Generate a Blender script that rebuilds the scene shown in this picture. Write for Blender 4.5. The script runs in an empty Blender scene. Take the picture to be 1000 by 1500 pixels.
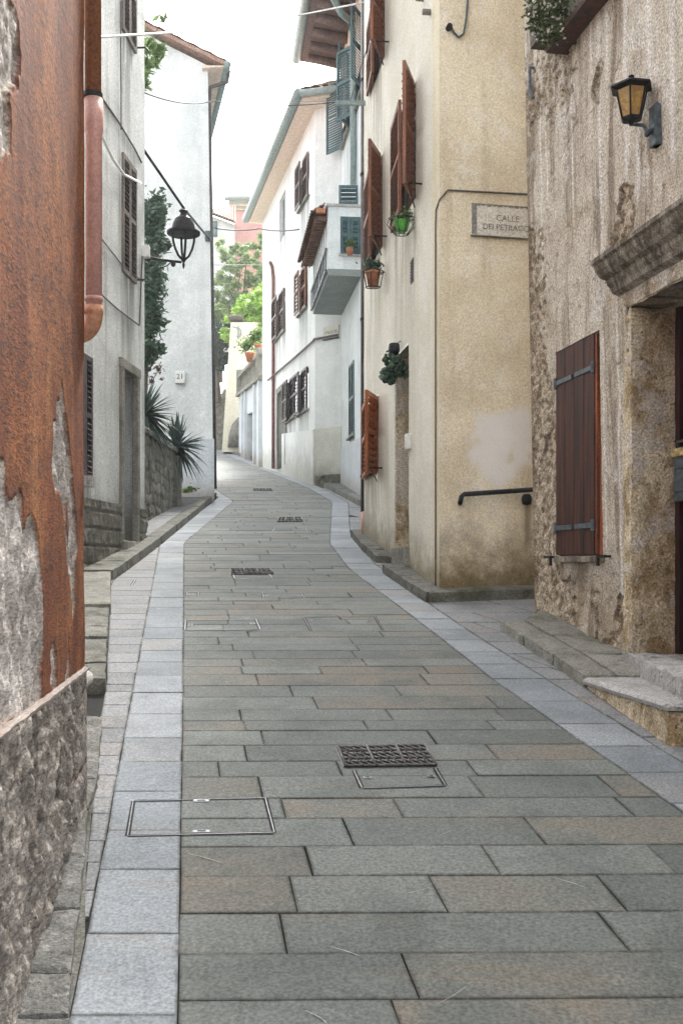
import bpy, bmesh, math, random
import numpy as np
from mathutils import Vector, Matrix, noise as mnoise
random.seed(7); rng = np.random.default_rng(11)
F = 1500.0; H = 1.8; G = 220.0/1500.0
SC = bpy.context.scene; COL = SC.collection
# ---------------------------------------------------------------- geometry helpers
def gz(Y): return G*Y if Y < 75 else G*75
def gp(px, py, h=0.0):
    d = (H-h)*F/(py-605.0); return ((px-500)*d/F, d)
def P(px, py, Y): return Vector(((px-500)*Y/F, Y, H+(825-py)*Y/F))
def interp(pts):
    ys = [p[0] for p in pts]; xs = [p[1] for p in pts]
    return lambda y: float(np.interp(y, ys, xs))
def link(o): COL.objects.link(o); return o
def tag(o, label=None, cat=None, group=None, kind=None):
    if label: o['label'] = label
    if cat: o['category'] = cat
    if group: o['group'] = group
    if kind: o['kind'] = kind
    return o
def empty(name, loc, label, cat, group=None, rz=0.0):
    o = bpy.data.objects.new(name, None); link(o); o.location = Vector(loc); o.rotation_euler = (0, 0, rz)
    o.empty_display_size = .1
    return tag(o, label, cat, group)
def setparent(o, parent, local=False):
    """world-space meshes keep their place; local ones follow the parent's frame"""
    if parent is None: return o
    o.parent = parent
    if not local:
        # walk up to accumulate the parent's world matrix
        m = Matrix.Identity(4); p = parent
        while p is not None:
            m = Matrix.LocRotScale(p.location, p.rotation_euler, p.scale) @ m
            if p.parent is not None: m = p.matrix_parent_inverse @ m
            p = p.parent
        o.matrix_parent_inverse = m.inverted()
    return o
class MB:
    def __init__(s): s.v = []; s.f = []; s.c = []; s.M = Matrix.Identity(4)
    def add(s, vs, fs, col=None):
        b = len(s.v); s.v += [s.M @ Vector(v) for v in vs]; s.f += [tuple(b+i for i in f) for f in fs]
        s.c += [col if col else (.5, 0, 0, 1)]*len(vs)
    def box(s, c, size, m=None, col=None):
        x, y, z = size[0]/2, size[1]/2, size[2]/2; c = Vector(c)
        vs = [Vector((sx*x, sy*y, sz*z)) for sz in (-1, 1) for sy in (-1, 1) for sx in (-1, 1)]
        if m is not None: vs = [m @ v for v in vs]
        s.add([c+v for v in vs], [(0, 2, 3, 1), (4, 5, 7, 6), (0, 1, 5, 4), (2, 6, 7, 3), (0, 4, 6, 2), (1, 3, 7, 5)], col)
    def hexa(s, p, col=None):   # 4 bottom (ccw) + 4 top
        s.add(p, [(3, 2, 1, 0), (4, 5, 6, 7), (0, 1, 5, 4), (1, 2, 6, 5), (2, 3, 7, 6), (3, 0, 4, 7)], col)
    def prism(s, poly, z0, z1, col=None):   # z0,z1 constants or functions of (x,y)
        f0 = z0 if callable(z0) else (lambda x, y: z0); f1 = z1 if callable(z1) else (lambda x, y: z1)
        n = len(poly); vs = [(x, y, f0(x, y)) for x, y in poly]+[(x, y, f1(x, y)) for x, y in poly]
        fs = [tuple(reversed(range(n))), tuple(range(n, 2*n))]+[(i, (i+1) % n, n+(i+1) % n, n+i) for i in range(n)]
        s.add(vs, fs, col)
    def tube(s, pts, r, n=8, cap=True, col=None):
        pts = [Vector(p) for p in pts]; rs = r if isinstance(r, (list, tuple)) else [r]*len(pts)
        vs = []; ref = None
        for i, p in enumerate(pts):
            t = (pts[min(i+1, len(pts)-1)]-pts[max(i-1, 0)]).normalized()
            if ref is None: ref = t.cross(Vector((0, 0, 1))) if abs(t.z) < .9 else t.cross(Vector((0, 1, 0)))
            ref = (ref-t*ref.dot(t)).normalized(); b = t.cross(ref)
            for k in range(n):
                a = 2*math.pi*k/n; vs.append(p+(ref*math.cos(a)+b*math.sin(a))*rs[i])
        fs = []
        for i in range(len(pts)-1):
            for k in range(n): fs.append((i*n+k, i*n+(k+1) % n, (i+1)*n+(k+1) % n, (i+1)*n+k))
        if cap: fs += [tuple(range(n))[::-1], tuple(range((len(pts)-1)*n, len(pts)*n))]
        s.add(vs, fs, col)
    def lathe(s, prof, c=(0, 0, 0), n=16, rot=0, col=None):   # prof [(r,z)]
        c = Vector(c); vs = []
        for r, z in prof:
            for k in range(n):
                a = rot+2*math.pi*k/n; vs.append(c+Vector((r*math.cos(a), r*math.sin(a), z)))
        fs = [(i*n+k, i*n+(k+1) % n, (i+1)*n+(k+1) % n, (i+1)*n+k) for i in range(len(prof)-1) for k in range(n)]
        fs += [tuple(range(n))[::-1], tuple(range((len(prof)-1)*n, len(prof)*n))]
        s.add(vs, fs, col)
    def stone(s, q, z0, z1, res=.06, amp=.006, col=None, seed=0, rnd=.012):
        """rough hewn block: plan quad q (4 pts ccw), z0/z1 functions or constants"""
        f0 = z0 if callable(z0) else (lambda x, y: z0); f1 = z1 if callable(z1) else (lambda x, y: z1)
        q = [Vector(p) for p in q]
        L1 = max((q[1]-q[0]).length, (q[2]-q[3]).length); L2 = max((q[3]-q[0]).length, (q[2]-q[1]).length)
        hh = abs(f1(q[0].x, q[0].y)-f0(q[0].x, q[0].y))
        n1 = max(2, int(L1/res)); n2 = max(2, int(L2/res)); n3 = max(2, int(hh/res))
        idx = {}; vs = []; fs = []
        def V(i, j, k):
            if (i, j, k) in idx: return idx[(i, j, k)]
            a, b, c = i/n1, j/n2, k/n3
            xy = (q[0]*(1-a)+q[1]*a)*(1-b)+(q[3]*(1-a)+q[2]*a)*b
            z = f0(xy.x, xy.y)*(1-c)+f1(xy.x, xy.y)*c
            p = Vector((xy.x, xy.y, z))
            cen = (q[0]+q[1]+q[2]+q[3])/4
            e = (i in (0, n1))+(j in (0, n2))+(k in (0, n3))
            nz = mnoise.noise_vector(p*9+Vector((seed*7.3, 0, 0)))+.5*mnoise.noise_vector(p*25+Vector((seed, 3, 0)))
            p = p+nz*amp
            if e >= 2:
                dirc = Vector((cen.x-p.x, cen.y-p.y, 0)).normalized()
                if (i in (0, n1)) or (j in (0, n2)): p += dirc*rnd*.6
                if k == n3: p.z -= rnd*.6
            idx[(i, j, k)] = len(vs); vs.append(p); return idx[(i, j, k)]
        for i in range(n1):
            for j in range(n2):
                fs.append((V(i, j, n3), V(i+1, j, n3), V(i+1, j+1, n3), V(i, j+1, n3)))
        for i in range(n1):
            for k in range(n3):
                fs.append((V(i, 0, k), V(i+1, 0, k), V(i+1, 0, k+1), V(i, 0, k+1)))
                fs.append((V(i+1, n2, k), V(i, n2, k), V(i, n2, k+1), V(i+1, n2, k+1)))
        for j in range(n2):
            for k in range(n3):
                fs.append((V(0, j+1, k), V(0, j, k), V(0, j, k+1), V(0, j+1, k+1)))
                fs.append((V(n1, j, k), V(n1, j+1, k), V(n1, j+1, k+1), V(n1, j, k+1)))
        s.add(vs, fs, col or (random.random(), 0, random.random(), 1))
    def build(s, name, mat, parent=None, local=False, smooth=False, bevel=0.0):
        me = bpy.data.meshes.new(name); me.from_pydata([tuple(v) for v in s.v], [], s.f); me.update()
        ca = me.color_attributes.new('tint', 'FLOAT_COLOR', 'POINT')
        ca.data.foreach_set('color', np.array(s.c, dtype=np.float32).ravel())
        if mat: me.materials.append(mat)
        if smooth: me.polygons.foreach_set('use_smooth', [True]*len(me.polygons))
        o = link(bpy.data.objects.new(name, me))
        if bevel:
            b = o.modifiers.new('bevel', 'BEVEL'); b.width = bevel; b.segments = 2; b.limit_method = 'ANGLE'
        return setparent(o, parent, local)
def npmesh(name, verts, faces, cols, mat, parent=None, smooth=False):
    me = bpy.data.meshes.new(name)
    me.vertices.add(len(verts)); me.vertices.foreach_set('co', np.asarray(verts, dtype=np.float32).ravel())
    faces = np.asarray(faces, dtype=np.int32); n = len(faces); k = faces.shape[1]
    me.loops.add(n*k); me.loops.foreach_set('vertex_index', faces.ravel())
    me.polygons.add(n); me.polygons.foreach_set('loop_start', np.arange(0, n*k, k, dtype=np.int32))
    me.update(calc_edges=True); me.validate()
    ca = me.color_attributes.new('tint', 'FLOAT_COLOR', 'POINT')
    ca.data.foreach_set('color', np.asarray(cols, dtype=np.float32).ravel())
    me.materials.append(mat)
    if smooth: me.polygons.foreach_set('use_smooth', [True]*len(me.polygons))
    return setparent(link(bpy.data.objects.new(name, me)), parent)
def text(string, size, M, mat, parent, name='lettering', extr=.001, align='CENTER'):
    cu = bpy.data.curves.new('t', 'FONT'); cu.body = string; cu.size = size; cu.align_x = align; cu.align_y = 'CENTER'; cu.extrude = extr
    ob = bpy.data.objects.new('t', cu); COL.objects.link(ob); bpy.context.view_layer.update()
    me = bpy.data.meshes.new_from_object(ob.evaluated_get(bpy.context.evaluated_depsgraph_get()))
    bpy.data.objects.remove(ob); me.transform(M); me.materials.clear(); me.materials.append(mat); me.name = name
    return setparent(link(bpy.data.objects.new(name, me)), parent)
# numpy noise
def h2(ix, iy, s):
    v = np.sin(ix*127.1+iy*311.7+s*74.7)*43758.5453; return v-np.floor(v)
def vn(x, y, s=0):
    ix = np.floor(x); iy = np.floor(y); fx = x-ix; fy = y-iy; fx = fx*fx*(3-2*fx); fy = fy*fy*(3-2*fy)
    a = h2(ix, iy, s); b = h2(ix+1, iy, s); c = h2(ix, iy+1, s); d = h2(ix+1, iy+1, s)
    return (a*(1-fx)+b*fx)*(1-fy)+(c*(1-fx)+d*fx)*fy
def fbm(x, y, s=0, o=4):
    t = 0; a = .5; m = 0
    for i in range(o): t = t+a*vn(x, y, s+i*13); m += a; a *= .5; x = x*2.03+7; y = y*2.03+3
    return t/m
def cells(x, y, s=0):   # jittered rows: F1,F2 and cell id random
    ix = np.floor(x); iy = np.floor(y); F1 = np.full(x.shape, 9.); F2 = np.full(x.shape, 9.); idr = np.zeros(x.shape)
    for dx in (-1, 0, 1):
        for dy in (-1, 0, 1):
            cx = ix+dx; cy = iy+dy
            qx = cx+.5+.7*(h2(cx, cy, s)-.5); qy = cy+.5+.5*(h2(cx, cy, s+5)-.5)
            d = np.sqrt((x-qx)**2+(y-qy)**2); r = h2(cx, cy, s+9)
            m = d < F1
            F2 = np.where(m, F1, np.minimum(F2, d)); idr = np.where(m, r, idr); F1 = np.where(m, d, F1)
    return F1, F2, idr
def pip(poly, x, y):
    ins = np.zeros(x.shape, bool); n = len(poly)
    for i in range(n):
        x0, y0 = poly[i]; x1, y1 = poly[(i+1) % n]
        if y0 == y1: continue
        c = ((y0 > y) != (y1 > y)) & (x < (x1-x0)*(y-y0)/(y1-y0)+x0); ins ^= c
    return ins
def sstep(a, b, x): t = np.clip((x-a)/(b-a), 0, 1); return t*t*(3-2*t)
def drip(holes, k=.6, ln=.7):
    def f(U, Z):
        C = np.zeros(U.shape+(4,)); C[..., 3] = 1; b = np.zeros(U.shape)
        for h in holes:
            a = (1-sstep(-.03, .06, np.maximum(h[0]-U, U-h[1])))*(Z < h[2]+.02)*np.exp(-(h[2]-Z).clip(0)/ln)*sstep(.3, .6, fbm(U*13, Z*.9, h[2]))
            b = np.maximum(b, a)
        C[..., 2] = b*k; return C
    return f
class Wall:
    def __init__(s, p0, p1, lean=0.0, zb=0.0):
        s.p0 = Vector(p0); e = Vector(p1)-s.p0; s.L = e.length; s.d = e.normalized(); s.n = Vector((-s.d.y, s.d.x)); s.lean = lean; s.zb = zb
        s.ang = math.atan2(s.d.y, s.d.x)
    def pt(s, u, z, off=0.0):
        q = s.p0+s.d*u+s.n*(off+s.lean*(z-s.zb)); return Vector((q.x, q.y, z))
    def uz(s, px, py, off=0.0):
        a = (px-500)/F; z = 3.0
        for _ in range(6):
            o = off+s.lean*(z-s.zb); q = s.p0+s.n*o   # t*(a,1)=q+u*d
            det = -a*s.d.y+s.d.x
            t = (q.y*s.d.x-q.x*s.d.y)/(s.d.x-a*s.d.y) if abs(s.d.x-a*s.d.y) > 1e-9 else 1
            Y = t; z = H+(825-py)*Y/F
        u = (Vector((a*t, t))-q).dot(s.d)
        return u, z
    def poly(s, pts): return [s.uz(*p) for p in pts]
    def M(s, u, z, off=0.0): return Matrix.Translation(s.pt(u, z, off)) @ Matrix.Rotation(s.ang, 4, 'Z')
    def thing(s, name, u, z, off, label, cat, group=None):
        return empty(name, s.pt(u, z, off), label, cat, group, s.ang)
def wallgrid(W, name, mat, parent, u0, u1, z0, z1, res, holes=(), disp=None, mask=None, zres=None):
    def axis(a, b, brk, r):
        pts = sorted(set([a, b]+[x for x in brk if a < x < b])); out = [pts[0]]
        for p, q in zip(pts[:-1], pts[1:]):
            n = max(1, int(math.ceil((q-p)/r))); out += list(np.linspace(p, q, n+1)[1:])
        return np.array(out)
    us = axis(u0, u1, [x for h in holes for x in h[:2]], res); zs = axis(z0, z1, [x for h in holes for x in h[2:4]], zres or res)
    U, Z = np.meshgrid(us, zs, indexing='ij'); D = disp(U, Z) if disp else np.zeros(U.shape)
    if mask: C = mask(U, Z)
    else: C = np.zeros(U.shape+(4,)); C[..., 3] = 1
    O = D+W.lean*(Z-W.zb)
    X = W.p0.x+W.d.x*U+W.n.x*O; Y = W.p0.y+W.d.y*U+W.n.y*O
    V = np.stack([X, Y, Z], -1).reshape(-1, 3); nz = len(zs); C = C.reshape(-1, 4)
    idx = np.arange(len(us)*nz).reshape(len(us), nz)
    uc = (us[:-1]+us[1:])/2; zc = (zs[:-1]+zs[1:])/2; UC, ZC = np.meshgrid(uc, zc, indexing='ij')
    keep = np.ones(UC.shape, bool)
    for h in holes: keep &= ~((UC > h[0]) & (UC < h[1]) & (ZC > h[2]) & (ZC < h[3]))
    a = idx[:-1, :-1]; b = idx[1:, :-1]; c = idx[1:, 1:]; d = idx[:-1, 1:]
    faces = np.stack([a, d, c, b], -1)[keep]
    faces = faces[:, ::-1]
    # reveals
    ev = []; ef = []; ec = []; base = len(V)
    for h in holes:
        dep = h[4]; iu0, iu1 = np.searchsorted(us, h[0]-1e-6), min(np.searchsorted(us, h[1]-1e-6), len(us)-1)
        iz0, iz1 = np.searchsorted(zs, h[2]-1e-6), min(np.searchsorted(zs, h[3]-1e-6), nz-1)
        ring = [(i, iz0) for i in range(iu0, iu1)]+[(iu1, j) for j in range(iz0, iz1)]+[(i, iz1) for i in range(iu1, iu0, -1)]+[(iu0, j) for j in range(iz1, iz0, -1)]
        start = base+len(ev)
        for i, j in ring:
            p = V[idx[i, j]]; k = dep+D[i, j]
            ev.append((p[0]-W.n.x*k, p[1]-W.n.y*k, p[2])); ec.append(C[idx[i, j]])
        m = len(ring)
        for k in range(m):
            i, j = ring[k]; i2, j2 = ring[(k+1) % m]
            ef.append((idx[i, j], start+k, start+(k+1) % m, idx[i2, j2]))
    if ev:
        V = np.concatenate([V, np.array(ev)]); C = np.concatenate([C, np.array(ec)]); faces = np.concatenate([faces, np.array(ef)])
    return npmesh(name, V, faces, C, mat, parent)
# ---------------------------------------------------------------- material helpers
class N:
    def __init__(s, name, rough=.85, spec=.3):
        s.m = bpy.data.materials.new(name); s.m.use_nodes = True; s.t = s.m.node_tree; s.b = s.t.nodes['Principled BSDF']
        s.b.inputs['Roughness'].default_value = rough; s.b.inputs['Specular IOR Level'].default_value = spec
        s.oc = s.t.nodes.new('ShaderNodeTexCoord').outputs['Object']
    def n(s, t, **k):
        x = s.t.nodes.new(t)
        for a, b in k.items(): setattr(x, a, b)
        return x
    def put(s, sock, v):
        if hasattr(v, 'links'): s.t.links.new(v, sock)
        else:
            if sock.type == 'RGBA' and isinstance(v, (tuple, list)) and len(v) == 3: v = tuple(v)+(1,)
            elif sock.type == 'RGBA' and isinstance(v, (int, float)): v = (v, v, v, 1)
            sock.default_value = v
    def vec(s, sc=(1, 1, 1), rot=(0, 0, 0)):
        m = s.n('ShaderNodeMapping'); m.inputs['Scale'].default_value = sc; m.inputs['Rotation'].default_value = rot; s.t.links.new(s.oc, m.inputs[0]); return m.outputs[0]
    def noise(s, scale, det=5, rough=.6, vec=None, dist=0, ):
        x = s.n('ShaderNodeTexNoise'); s.t.links.new(vec or s.oc, x.inputs['Vector'])
        x.inputs['Scale'].default_value = scale; x.inputs['Detail'].default_value = det; x.inputs['Roughness'].default_value = rough; x.inputs['Distortion'].default_value = dist
        return x.outputs['Fac']
    def vor(s, scale, vec=None, feat='F1'):
        x = s.n('ShaderNodeTexVoronoi', feature=feat); s.t.links.new(vec or s.oc, x.inputs['Vector']); x.inputs['Scale'].default_value = scale
        return x.outputs['Distance']
    def rng(s, v, a, b, c=0., d=1., smooth=True):
        x = s.n('ShaderNodeMapRange'); x.interpolation_type = 'SMOOTHSTEP' if smooth else 'LINEAR'
        s.put(x.inputs[0], v)
        for i, q in enumerate((a, b, c, d)): x.inputs[i+1].default_value = q
        return x.outputs[0]
    def mix(s, f, a, b, mode='MIX'):
        x = s.n('ShaderNodeMix', data_type='RGBA', blend_type=mode); s.put(x.inputs[0], f); s.put(x.inputs[6], a); s.put(x.inputs[7], b); return x.outputs[2]
    def ma(s, op, a, b=0., cl=False):
        x = s.n('ShaderNodeMath', operation=op); x.use_clamp = cl; s.put(x.inputs[0], a); s.put(x.inputs[1], b); return x.outputs[0]
    def attr(s):
        x = s.n('ShaderNodeVertexColor', layer_name='tint'); y = s.n('ShaderNodeSeparateColor'); s.t.links.new(x.outputs[0], y.inputs[0]); return y.outputs
    def sep(s):
        y = s.n('ShaderNodeSeparateXYZ'); s.t.links.new(s.oc, y.inputs[0]); return y.outputs
    def hgt(s):   # height above the sloping street
        o = s.sep(); return s.ma('SUBTRACT', o[2], s.ma('MULTIPLY', o[1], G))
    def speck(s, col, scale, lo=.75, hi=1.25, det=2, vec=None):
        f = s.noise(scale, det, .7, vec); f = s.rng(f, .34, .66, lo, hi, False)
        c = s.n('ShaderNodeCombineColor'); [s.t.links.new(f, c.inputs[i]) for i in range(3)]
        return s.mix(1., col, c.outputs[0], 'MULTIPLY')
    def bump(s, h, st=.4, dist=.01):
        x = s.n('ShaderNodeBump'); x.inputs['Strength'].default_value = st; x.inputs['Distance'].default_value = dist
        s.put(x.inputs['Height'], h); s.t.links.new(x.outputs[0], s.b.inputs['Normal']); return s
    def out(s, col): s.put(s.b.inputs['Base Color'], col); return s.m
HZ = .0013
def plaster(name, base, dirt, light, streak=.5, sc=1., spk=80, big=.6, amp=.3, moss=.0, mosscol=(.06, .065, .03), mossh=.5, cracks=0, bump=.4):
    m = N(name)
    n1 = m.noise(1.3*sc, 6, .62, dist=.4); n2 = m.noise(4.5*sc, 6, .7); st = m.noise(1., 5, .65, m.vec((5*sc, 5*sc, .45*sc)))
    c = m.mix(m.rng(n1, .35, .7, 0, big), base, dirt)
    c = m.mix(m.rng(n2, .48, .72, 0, .55), c, light)
    c = m.mix(m.rng(st, .5, .72, 0, streak), c, dirt)
    if cracks:
        nz = m.n('ShaderNodeTexNoise'); nz.inputs['Scale'].default_value = 5; nz.inputs['Detail'].default_value = 5; m.t.links.new(m.oc, nz.inputs['Vector'])
        ad = m.n('ShaderNodeMix', data_type='RGBA', blend_type='LINEAR_LIGHT'); ad.inputs[0].default_value = .16; m.t.links.new(m.oc, ad.inputs[6]); m.t.links.new(nz.outputs['Color'], ad.inputs[7])
        e = m.vor(3.3, ad.outputs[2], 'DISTANCE_TO_EDGE'); c = m.mix(m.ma('MULTIPLY', m.rng(e, 0, .022, cracks, 0), m.rng(m.noise(.9, 3), .47, .55)), c, light)
    if moss:
        h = m.hgt(); k = m.ma('ADD', h, m.ma('MULTIPLY', n2, -mossh*1.6)); c = m.mix(m.rng(k, mossh*-.75, mossh*.35, moss, 0), c, mosscol)
    c = m.mix(m.ma('MULTIPLY', m.attr()[2], .8), c, tuple(x*.45 for x in dirt))
    c = m.speck(c, spk, 1-amp, 1+amp)
    h = m.ma('ADD', m.ma('MULTIPLY', m.noise(spk*.7, 3, .7), .5), n2)
    m.bump(h, bump, .012); return m.out(c)
def simple(name, col, rough=.6, var=.3, sc=12, spk=60, metal=0., spec=.4, tint=0.):
    m = N(name, rough, spec); m.b.inputs['Metallic'].default_value = metal
    n = m.noise(sc, 5, .6); dk = tuple(x*(1-var) for x in col); lt = tuple(min(1, x*(1+var)) for x in col)
    c = m.mix(m.rng(n, .35, .65), dk, lt); c = m.speck(c, spk, .85, 1.15)
    m.bump(n, .15, .005); return m.out(c)
def woodmat(name, col, dark, sc=1.):
    m = N(name, .55, .35); n = m.noise(1., 6, .6, m.vec((22*sc, 22*sc, 1.6*sc)), .5); n2 = m.noise(2.3, 3)
    c = m.mix(m.rng(n, .35, .65), col, dark); c = m.mix(m.rng(n2, .5, .7, 0, .5), c, tuple(x*.6 for x in col)); c = m.speck(c, 60, .7, 1.3)
    m.bump(n, .3, .004); return m.out(c)
def leafmat(name, dark, light, hi=None):
    m = N(name, .5, .35); a = m.attr(); c = m.mix(a[0], dark, light)
    if hi: c = m.mix(m.rng(a[1], .8, .85), c, hi)
    m.b.inputs['Transmission Weight'].default_value = 0
    tr = m.n('ShaderNodeBsdfTranslucent'); m.put(tr.inputs['Color'], c); ms = m.n('ShaderNodeMixShader'); ms.inputs[0].default_value = .25
    m.out(c); m.t.links.new(m.b.outputs[0], ms.inputs[1]); m.t.links.new(tr.outputs[0], ms.inputs[2])
    o = [x for x in m.t.nodes if x.type == 'OUTPUT_MATERIAL'][0]; m.t.links.new(ms.outputs[0], o.inputs[0]); return m.m
def stonemat(name, a, b, lichen=(.5, .5, .46), moss=(.07, .08, .04), mo=.4, spk=70, sc=1., bump=.7):
    m = N(name); t = m.attr(); n = m.noise(5*sc, 7, .68, dist=.3); n2 = m.noise(14*sc, 6, .7); v = m.vor(60*sc)
    c = m.mix(m.rng(n, .35, .65), a, b); c = m.mix(m.rng(n2, .55, .68, 0, .6), c, lichen); c = m.mix(m.rng(m.noise(3*sc, 5), .5, .65, 0, mo), c, moss)
    c = m.mix(m.ma('MULTIPLY', t[0], .35), c, tuple(x*.5 for x in a)); c = m.mix(m.rng(n2, .42, .3, 0, .7), c, tuple(x*.35 for x in a))
    c = m.speck(c, spk, .65, 1.35); m.bump(m.ma('ADD', n2, m.ma('MULTIPLY', m.noise(spk*.8, 3, .7), .4)), bump, .02); return m.out(c)
# paving: tint r=value g=brown b=extra
def pavemat(name, a, b, brown, spk, lo=.75, hi=1.25):
    m = N(name, .62, .4); t = m.attr(); n = m.noise(2.2, 6, .6); n2 = m.noise(9, 6, .7)
    c = m.mix(t[0], a, b); c = m.mix(m.ma('MULTIPLY', t[1], m.rng(n, .3, .7)), c, brown)
    c = m.mix(m.rng(n2, .45, .75, 0, .35), c, tuple(min(1, x*1.5) for x in b)); c = m.mix(m.rng(n, .55, .35, 0, .4), c, tuple(x*.6 for x in a))
    c = m.mix(m.ma('MULTIPLY', t[2], m.rng(n2, .3, .6, .08, .7)), c, (.03, .028, .022)); st = m.noise(1., 4, .6, m.vec((.9, 7, 7)), .3); c = m.mix(m.ma('MULTIPLY', m.rng(st, .58, .7), .35), c, brown)
    c = m.speck(c, spk, lo, hi, 3); m.put(m.b.inputs['Roughness'], m.rng(n2, .3, .7, .68, .88))
    m.bump(m.ma('ADD', m.ma('MULTIPLY', m.noise(spk, 3, .7), .6), n2), .3, .006); return m.out(c)
M = {}
M['road'] = pavemat('road_stone', (.092, .103, .096), (.152, .167, .155), (.165, .132, .095), 70, .62, 1.38)
M['strip'] = pavemat('strip_stone', (.175, .197, .215), (.265, .287, .307), (.235, .225, .205), 75, .68, 1.32)
M['outer'] = pavemat('outer_stone', (.165, .172, .178), (.235, .243, .25), (.20, .18, .165), 65, .6, 1.4)
M['mortar'] = simple('dark_joint', (.012, .012, .010), .95, .3)
M['earth'] = plaster('earth', (.16, .15, .12), (.10, .09, .07), (.22, .2, .17))
M['kerb'] = stonemat('kerb_stone', (.22, .215, .19), (.33, .32, .28), (.46, .46, .42), (.10, .11, .06), .6)
M['kerbdark'] = stonemat('mossy_kerb', (.12, .12, .105), (.20, .195, .165), (.30, .30, .27), (.055, .06, .03), .7)
M['kerbmid'] = stonemat('old_kerb', (.13, .128, .118), (.24, .235, .22), (.38, .38, .36), (.08, .085, .05), .5)
M['kerblight'] = stonemat('pale_step', (.42, .41, .40), (.55, .54, .53), (.68, .67, .66), (.30, .28, .22), .35)
M['rubble'] = stonemat('rubble', (.15, .145, .12), (.27, .26, .23), (.36, .35, .32), (.05, .05, .03), .5)
M['white1'] = plaster('white_left_plaster', (.74, .765, .76), (.34, .345, .33), (.80, .83, .83), .75, 1., 46, .45, .24, .85, (.19, .185, .15), 1.0)
M['tower'] = plaster('tower_plaster', (.74, .76, .755), (.46, .50, .50), (.86, .89, .88), .45, .6, 34, .6, .11, .6, (.33, .34, .30), .7)
M['soffitgrey'] = plaster('grey_underside', (.27, .30, .285), (.18, .20, .19), (.36, .38, .36), .3, 1., 30, .5, .12)
M['dadoc'] = plaster('pale_dado', (.66, .66, .60), (.50, .49, .43), (.74, .74, .70), .3, 1., 30, .5, .10, .9, (.24, .23, .19), .6)
M['dado'] = plaster('grey_dado', (.56, .60, .63), (.40, .42, .43), (.68, .71, .74), .3, 1., 40, .4, .14, .7, (.30, .26, .21), .5)
M['cream'] = plaster('cream_front_lightened', (.82, .78, .68), (.62, .57, .44), (.88, .88, .85), .45, .9, 52, .5, .17, .85, (.20, .17, .09), .55)  # real cream paint, made whiter by reflected light put into the colour
M['yellow'] = plaster('yellow_side', (.84, .76, .58), (.60, .51, .35), (.90, .87, .79), .7, .9, 62, .7, .2, .95, (.15, .11, .045), .75, cracks=.6)
M['corner'] = plaster('yellow_corner', (.80, .72, .54), (.58, .50, .35), (.88, .82, .68), .3, .9, 60, .4, .18, .9, (.20, .16, .08), .5)
M['white3'] = plaster('bluish_white', (.72, .755, .76), (.42, .46, .47), (.82, .87, .88), .4, .7, 30, .5, .10, .75, (.26, .27, .24), .9)  # bluish white plaster of the green-shuttered house and its balcony
M['white4'] = plaster('far_white', (.79, .80, .795), (.52, .55, .54), (.88, .90, .90), .4, .6, 30, .5, .09, .8, (.34, .34, .29), 1.0)
M['peach'] = simple('peach', (.72, .60, .50), .9, .12)
M['pink'] = simple('pink_wall', (.72, .42, .38), .9, .08, 2, 20)
M['creamfar'] = plaster('cream_far', (.72, .68, .55), (.55, .5, .38), (.8, .77, .66), .3, .5, 14, .4, .1)
M['tile'] = stonemat('roof_tile', (.33, .19, .14), (.46, .31, .25), (.55, .46, .40), (.2, .15, .1), .3, 30)
M['tiledark'] = stonemat('old_tile', (.17, .09, .065), (.26, .15, .11), (.36, .28, .22), (.07, .06, .04), .5, 40)
M['gutter'] = simple('green_gutter', (.25, .32, .31), .45, .15)
M['pipe'] = simple('dark_pipe', (.10, .085, .085), .5, .25)
M['pipered'] = simple('red_brown_pipe', (.20, .10, .09), .5, .25)
M['pink_pipe'] = simple('pink_pipe', (.60, .33, .28), .45, .10, 5, 70)
M['rust_pipe'] = woodmat('rusty_pipe', (.30, .115, .045), (.20, .08, .035), .6)
M['copper'] = simple('copper_elbow', (.52, .24, .14), .45, .3, 14)
M['shut_brown'] = woodmat('brown_shutter', (.29, .115, .058), (.12, .05, .033))
M['shut_orange'] = woodmat('orange_shutter', (.45, .135, .03), (.17, .05, .02))
M['shut_red'] = woodmat('red_planks', (.085, .024, .013), (.022, .009, .007), .8)
M['frame_red'] = woodmat('window_frame_red', (.30, .085, .03), (.13, .04, .02), .8)
M['shut_grey'] = woodmat('weathered_shutter', (.24, .20, .17), (.12, .10, .09))
M['shut_dark'] = woodmat('dark_far_shutter', (.085, .055, .06), (.045, .03, .035))
M['shut_mid'] = woodmat('mid_far_shutter', (.20, .145, .13), (.11, .08, .075))
M['shut_green'] = woodmat('green_shutter', (.085, .15, .16), (.05, .09, .10))
M['iron'] = simple('black_iron', (.014, .015, .017), .5, .4, 20, 90, 0., .25)
M['iron_blue'] = simple('worn_iron', (.07, .09, .105), .4, .4, 25, 90)
M['cable'] = simple('cable', (.10, .10, .10), .6, .2)
M['cablelt'] = simple('pale_cable', (.55, .55, .52), .6, .2)
M['dark'] = simple('dark_inside', (.012, .011, .012), .9, .3)
M['door'] = woodmat('dark_red_door', (.05, .012, .014), (.02, .008, .008))
M['doorbrown'] = woodmat('brown_door', (.07, .045, .03), (.035, .025, .018))
M['brass'] = simple('brass', (.42, .32, .14), .4, .5, 30)
M['plate'] = plaster('marble_plate', (.74, .71, .63), (.52, .50, .43), (.84, .82, .76), .3, 3, 60, .6, .25)
M['letter'] = simple('letter_grey', (.26, .24, .20), .8, .5, 60)
M['letterdark'] = simple('letter_dark', (.08, .08, .08), .8, .3)
M['whitebox'] = simple('white_box', (.75, .76, .74), .4, .05)
M['steel'] = simple('steel_edge', (.17, .175, .18), .4, .2, 30, metal=.6)
M['grate'] = simple('iron_grate', (.075, .068, .066), .5, .4, 30)
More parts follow.
